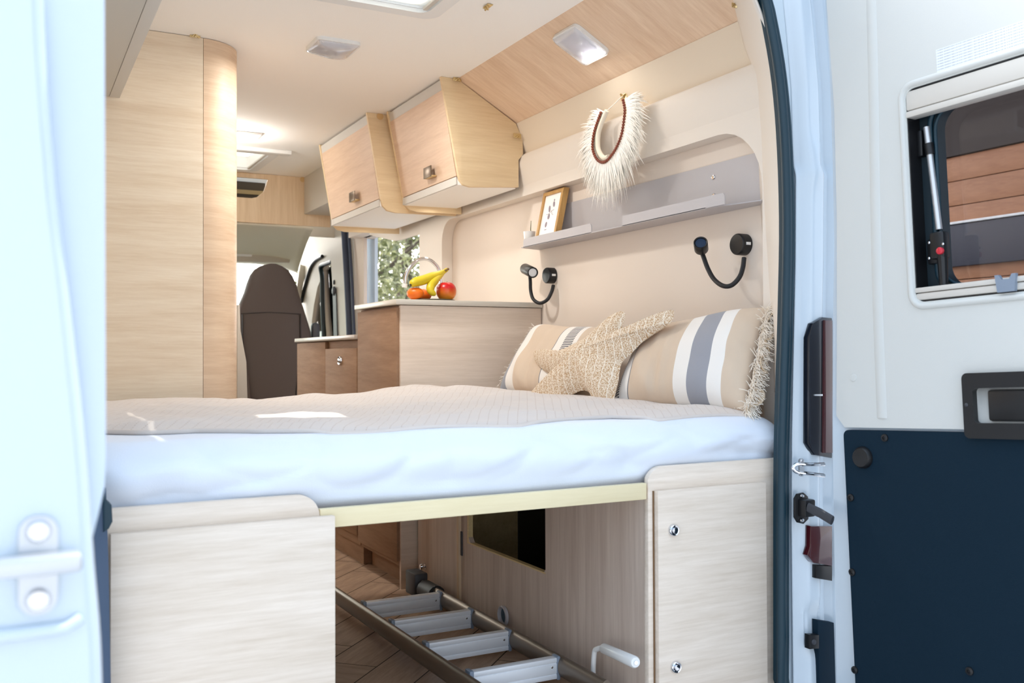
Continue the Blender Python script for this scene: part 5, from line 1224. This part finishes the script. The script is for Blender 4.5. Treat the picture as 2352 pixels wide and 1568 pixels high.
# ============================================================ OUTSIDE
def leafmat(name, a, b):
    m, n, bs = base_mat(name); bs.inputs['Roughness'].default_value = 0.5
    t = n.nodes.new('ShaderNodeTexCoord'); z = n.nodes.new('ShaderNodeTexNoise'); z.inputs['Scale'].default_value = 5; z.inputs['Detail'].default_value = 4
    n.links.new(t.outputs['Object'], z.inputs['Vector']); r = n.nodes.new('ShaderNodeValToRGB')
    r.color_ramp.elements[0].position = 0.4; r.color_ramp.elements[1].position = 0.6; r.color_ramp.elements[0].color = a; r.color_ramp.elements[1].color = b
    n.links.new(z.outputs[0], r.inputs[0]); n.links.new(r.outputs[0], bs.inputs['Base Color'])
    tr_ = n.nodes.new('ShaderNodeBsdfTranslucent'); n.links.new(r.outputs[0], tr_.inputs[0])
    mx = n.nodes.new('ShaderNodeMixShader'); mx.inputs[0].default_value = 0.4; o = n.nodes['Material Output']
    n.links.new(bs.outputs[0], mx.inputs[1]); n.links.new(tr_.outputs[0], mx.inputs[2]); n.links.new(mx.outputs[0], o.inputs[0]); return m
LEAF = leafmat('olive leaves', S(84, 92, 54), S(166, 168, 120)); BARK = mat('grey bark', S(112, 100, 88), 0.9, bump=0.6, bscale=30)
def tree(label, x, y, h, rx, ry, seed, nl=9000, zlow=-0.3):
    rnd = random.Random(seed); r = thing('tree', label, 'tree', (x, y, -0.55), 'trees beyond the side door')
    t = MB(); top = V((x+0.1, y, h*0.8)); t.tube(spline([V((x, y, -0.55)), V((x+0.08, y+0.05, h*0.25)), V((x-0.05, y, h*0.5)), top], 5), [lerp(0.13, 0.03, k/15) for k in range(16)], 10)
    for k in range(14):
        z0 = rnd.uniform(0.3, h*0.7); a = rnd.uniform(0, 2*PI); L = rnd.uniform(0.6, 1.5); p = V((x, y, z0))
        t.tube([p, p+V((math.cos(a)*L*0.5, math.sin(a)*L*0.5, L*0.35)), p+V((math.cos(a)*L, math.sin(a)*L, L*0.8))], [0.04, 0.025, 0.01], 6)
    t.build('trunk', BARK, r, smooth=60)
    m = MB(); cs_ = [(V((x+rnd.uniform(-1, 1)*rx*0.8, y+rnd.uniform(-1, 1)*ry*0.8, rnd.uniform(zlow, h))), rnd.uniform(0.3, 0.7)) for _ in range(46)]
    for _ in range(nl):
        c, R = cs_[rnd.randrange(len(cs_))]; d = V((rnd.gauss(0, 1), rnd.gauss(0, 1), rnd.gauss(0, 1))).normalized()*R*1.15*rnd.random()**0.4
        p = c+d; a = V((rnd.gauss(0, 1), rnd.gauss(0, 1), rnd.gauss(0, 1))).normalized(); b = a.orthogonal().normalized(); s_ = rnd.uniform(0.03, 0.07)
        vs = [m.bm.verts.new(p+a*s_), m.bm.verts.new(p+b*s_*0.5), m.bm.verts.new(p-a*s_), m.bm.verts.new(p-b*s_*0.5)]; m.bm.faces.new(vs)
    f = m.build('foliage', LEAF, r, smooth=0, recalc=False); f['kind'] = 'stuff'
tree('olive green tree seen at the left of the side door opening, beyond the cab', 3.3, 10.2, 3.6, 0.8, 0.8, 1)
tree('olive green tree filling the middle of the side door opening', 4.95, 12.4, 4.2, 1.0, 0.9, 2)
tree('olive green tree behind the tap at the right of the side door opening', 5.9, 9.7, 3.8, 0.9, 0.8, 3)
tree('farthest olive tree showing between the nearer ones through the side door', 6.0, 15.6, 5.0, 1.6, 1.0, 4, 20000)
# timber house wall beyond the right door window
hs = thing('timber_house', 'brown timber plank wall seen through the right door window', 'house', (5.4, 3.5, -0.55))
PLK = wood('warm brown planks', S(150, 98, 66), S(190, 136, 100), (3, 3, 14)); DKP = mat('dark timber', S(52, 40, 36), 0.7); DKG = mat('dark grey board', S(46, 48, 62), 0.6)
k = 0; z = -0.55
while z < 1.98:
    MB().box(5.3, 5.33, 1.0, 6.2, z, z+0.152, 0.004).build('plank', PLK, hs); z += 0.156
MB().box(5.28, 5.34, 0.95, 6.3, z, z+1.2).build('upper_boards', DKP, hs)
MB().box(4.3, 5.34, 0.9, 6.3, z+1.2, z+1.26).build('roof_overhang', DKP, hs)
MB().box(5.25, 5.30, 0.9, 6.25, 1.40, 1.66, 0.003).build('dark_band', DKG, hs)
MB().box(5.24, 5.30, 0.9, 6.25, 1.665, 1.68, 0.003).build('band_ledge', WHITEP, hs)
MB().box(5.34, 9.0, 1.0, 6.2, -0.55, z).build('wall_mass', DKP, hs)
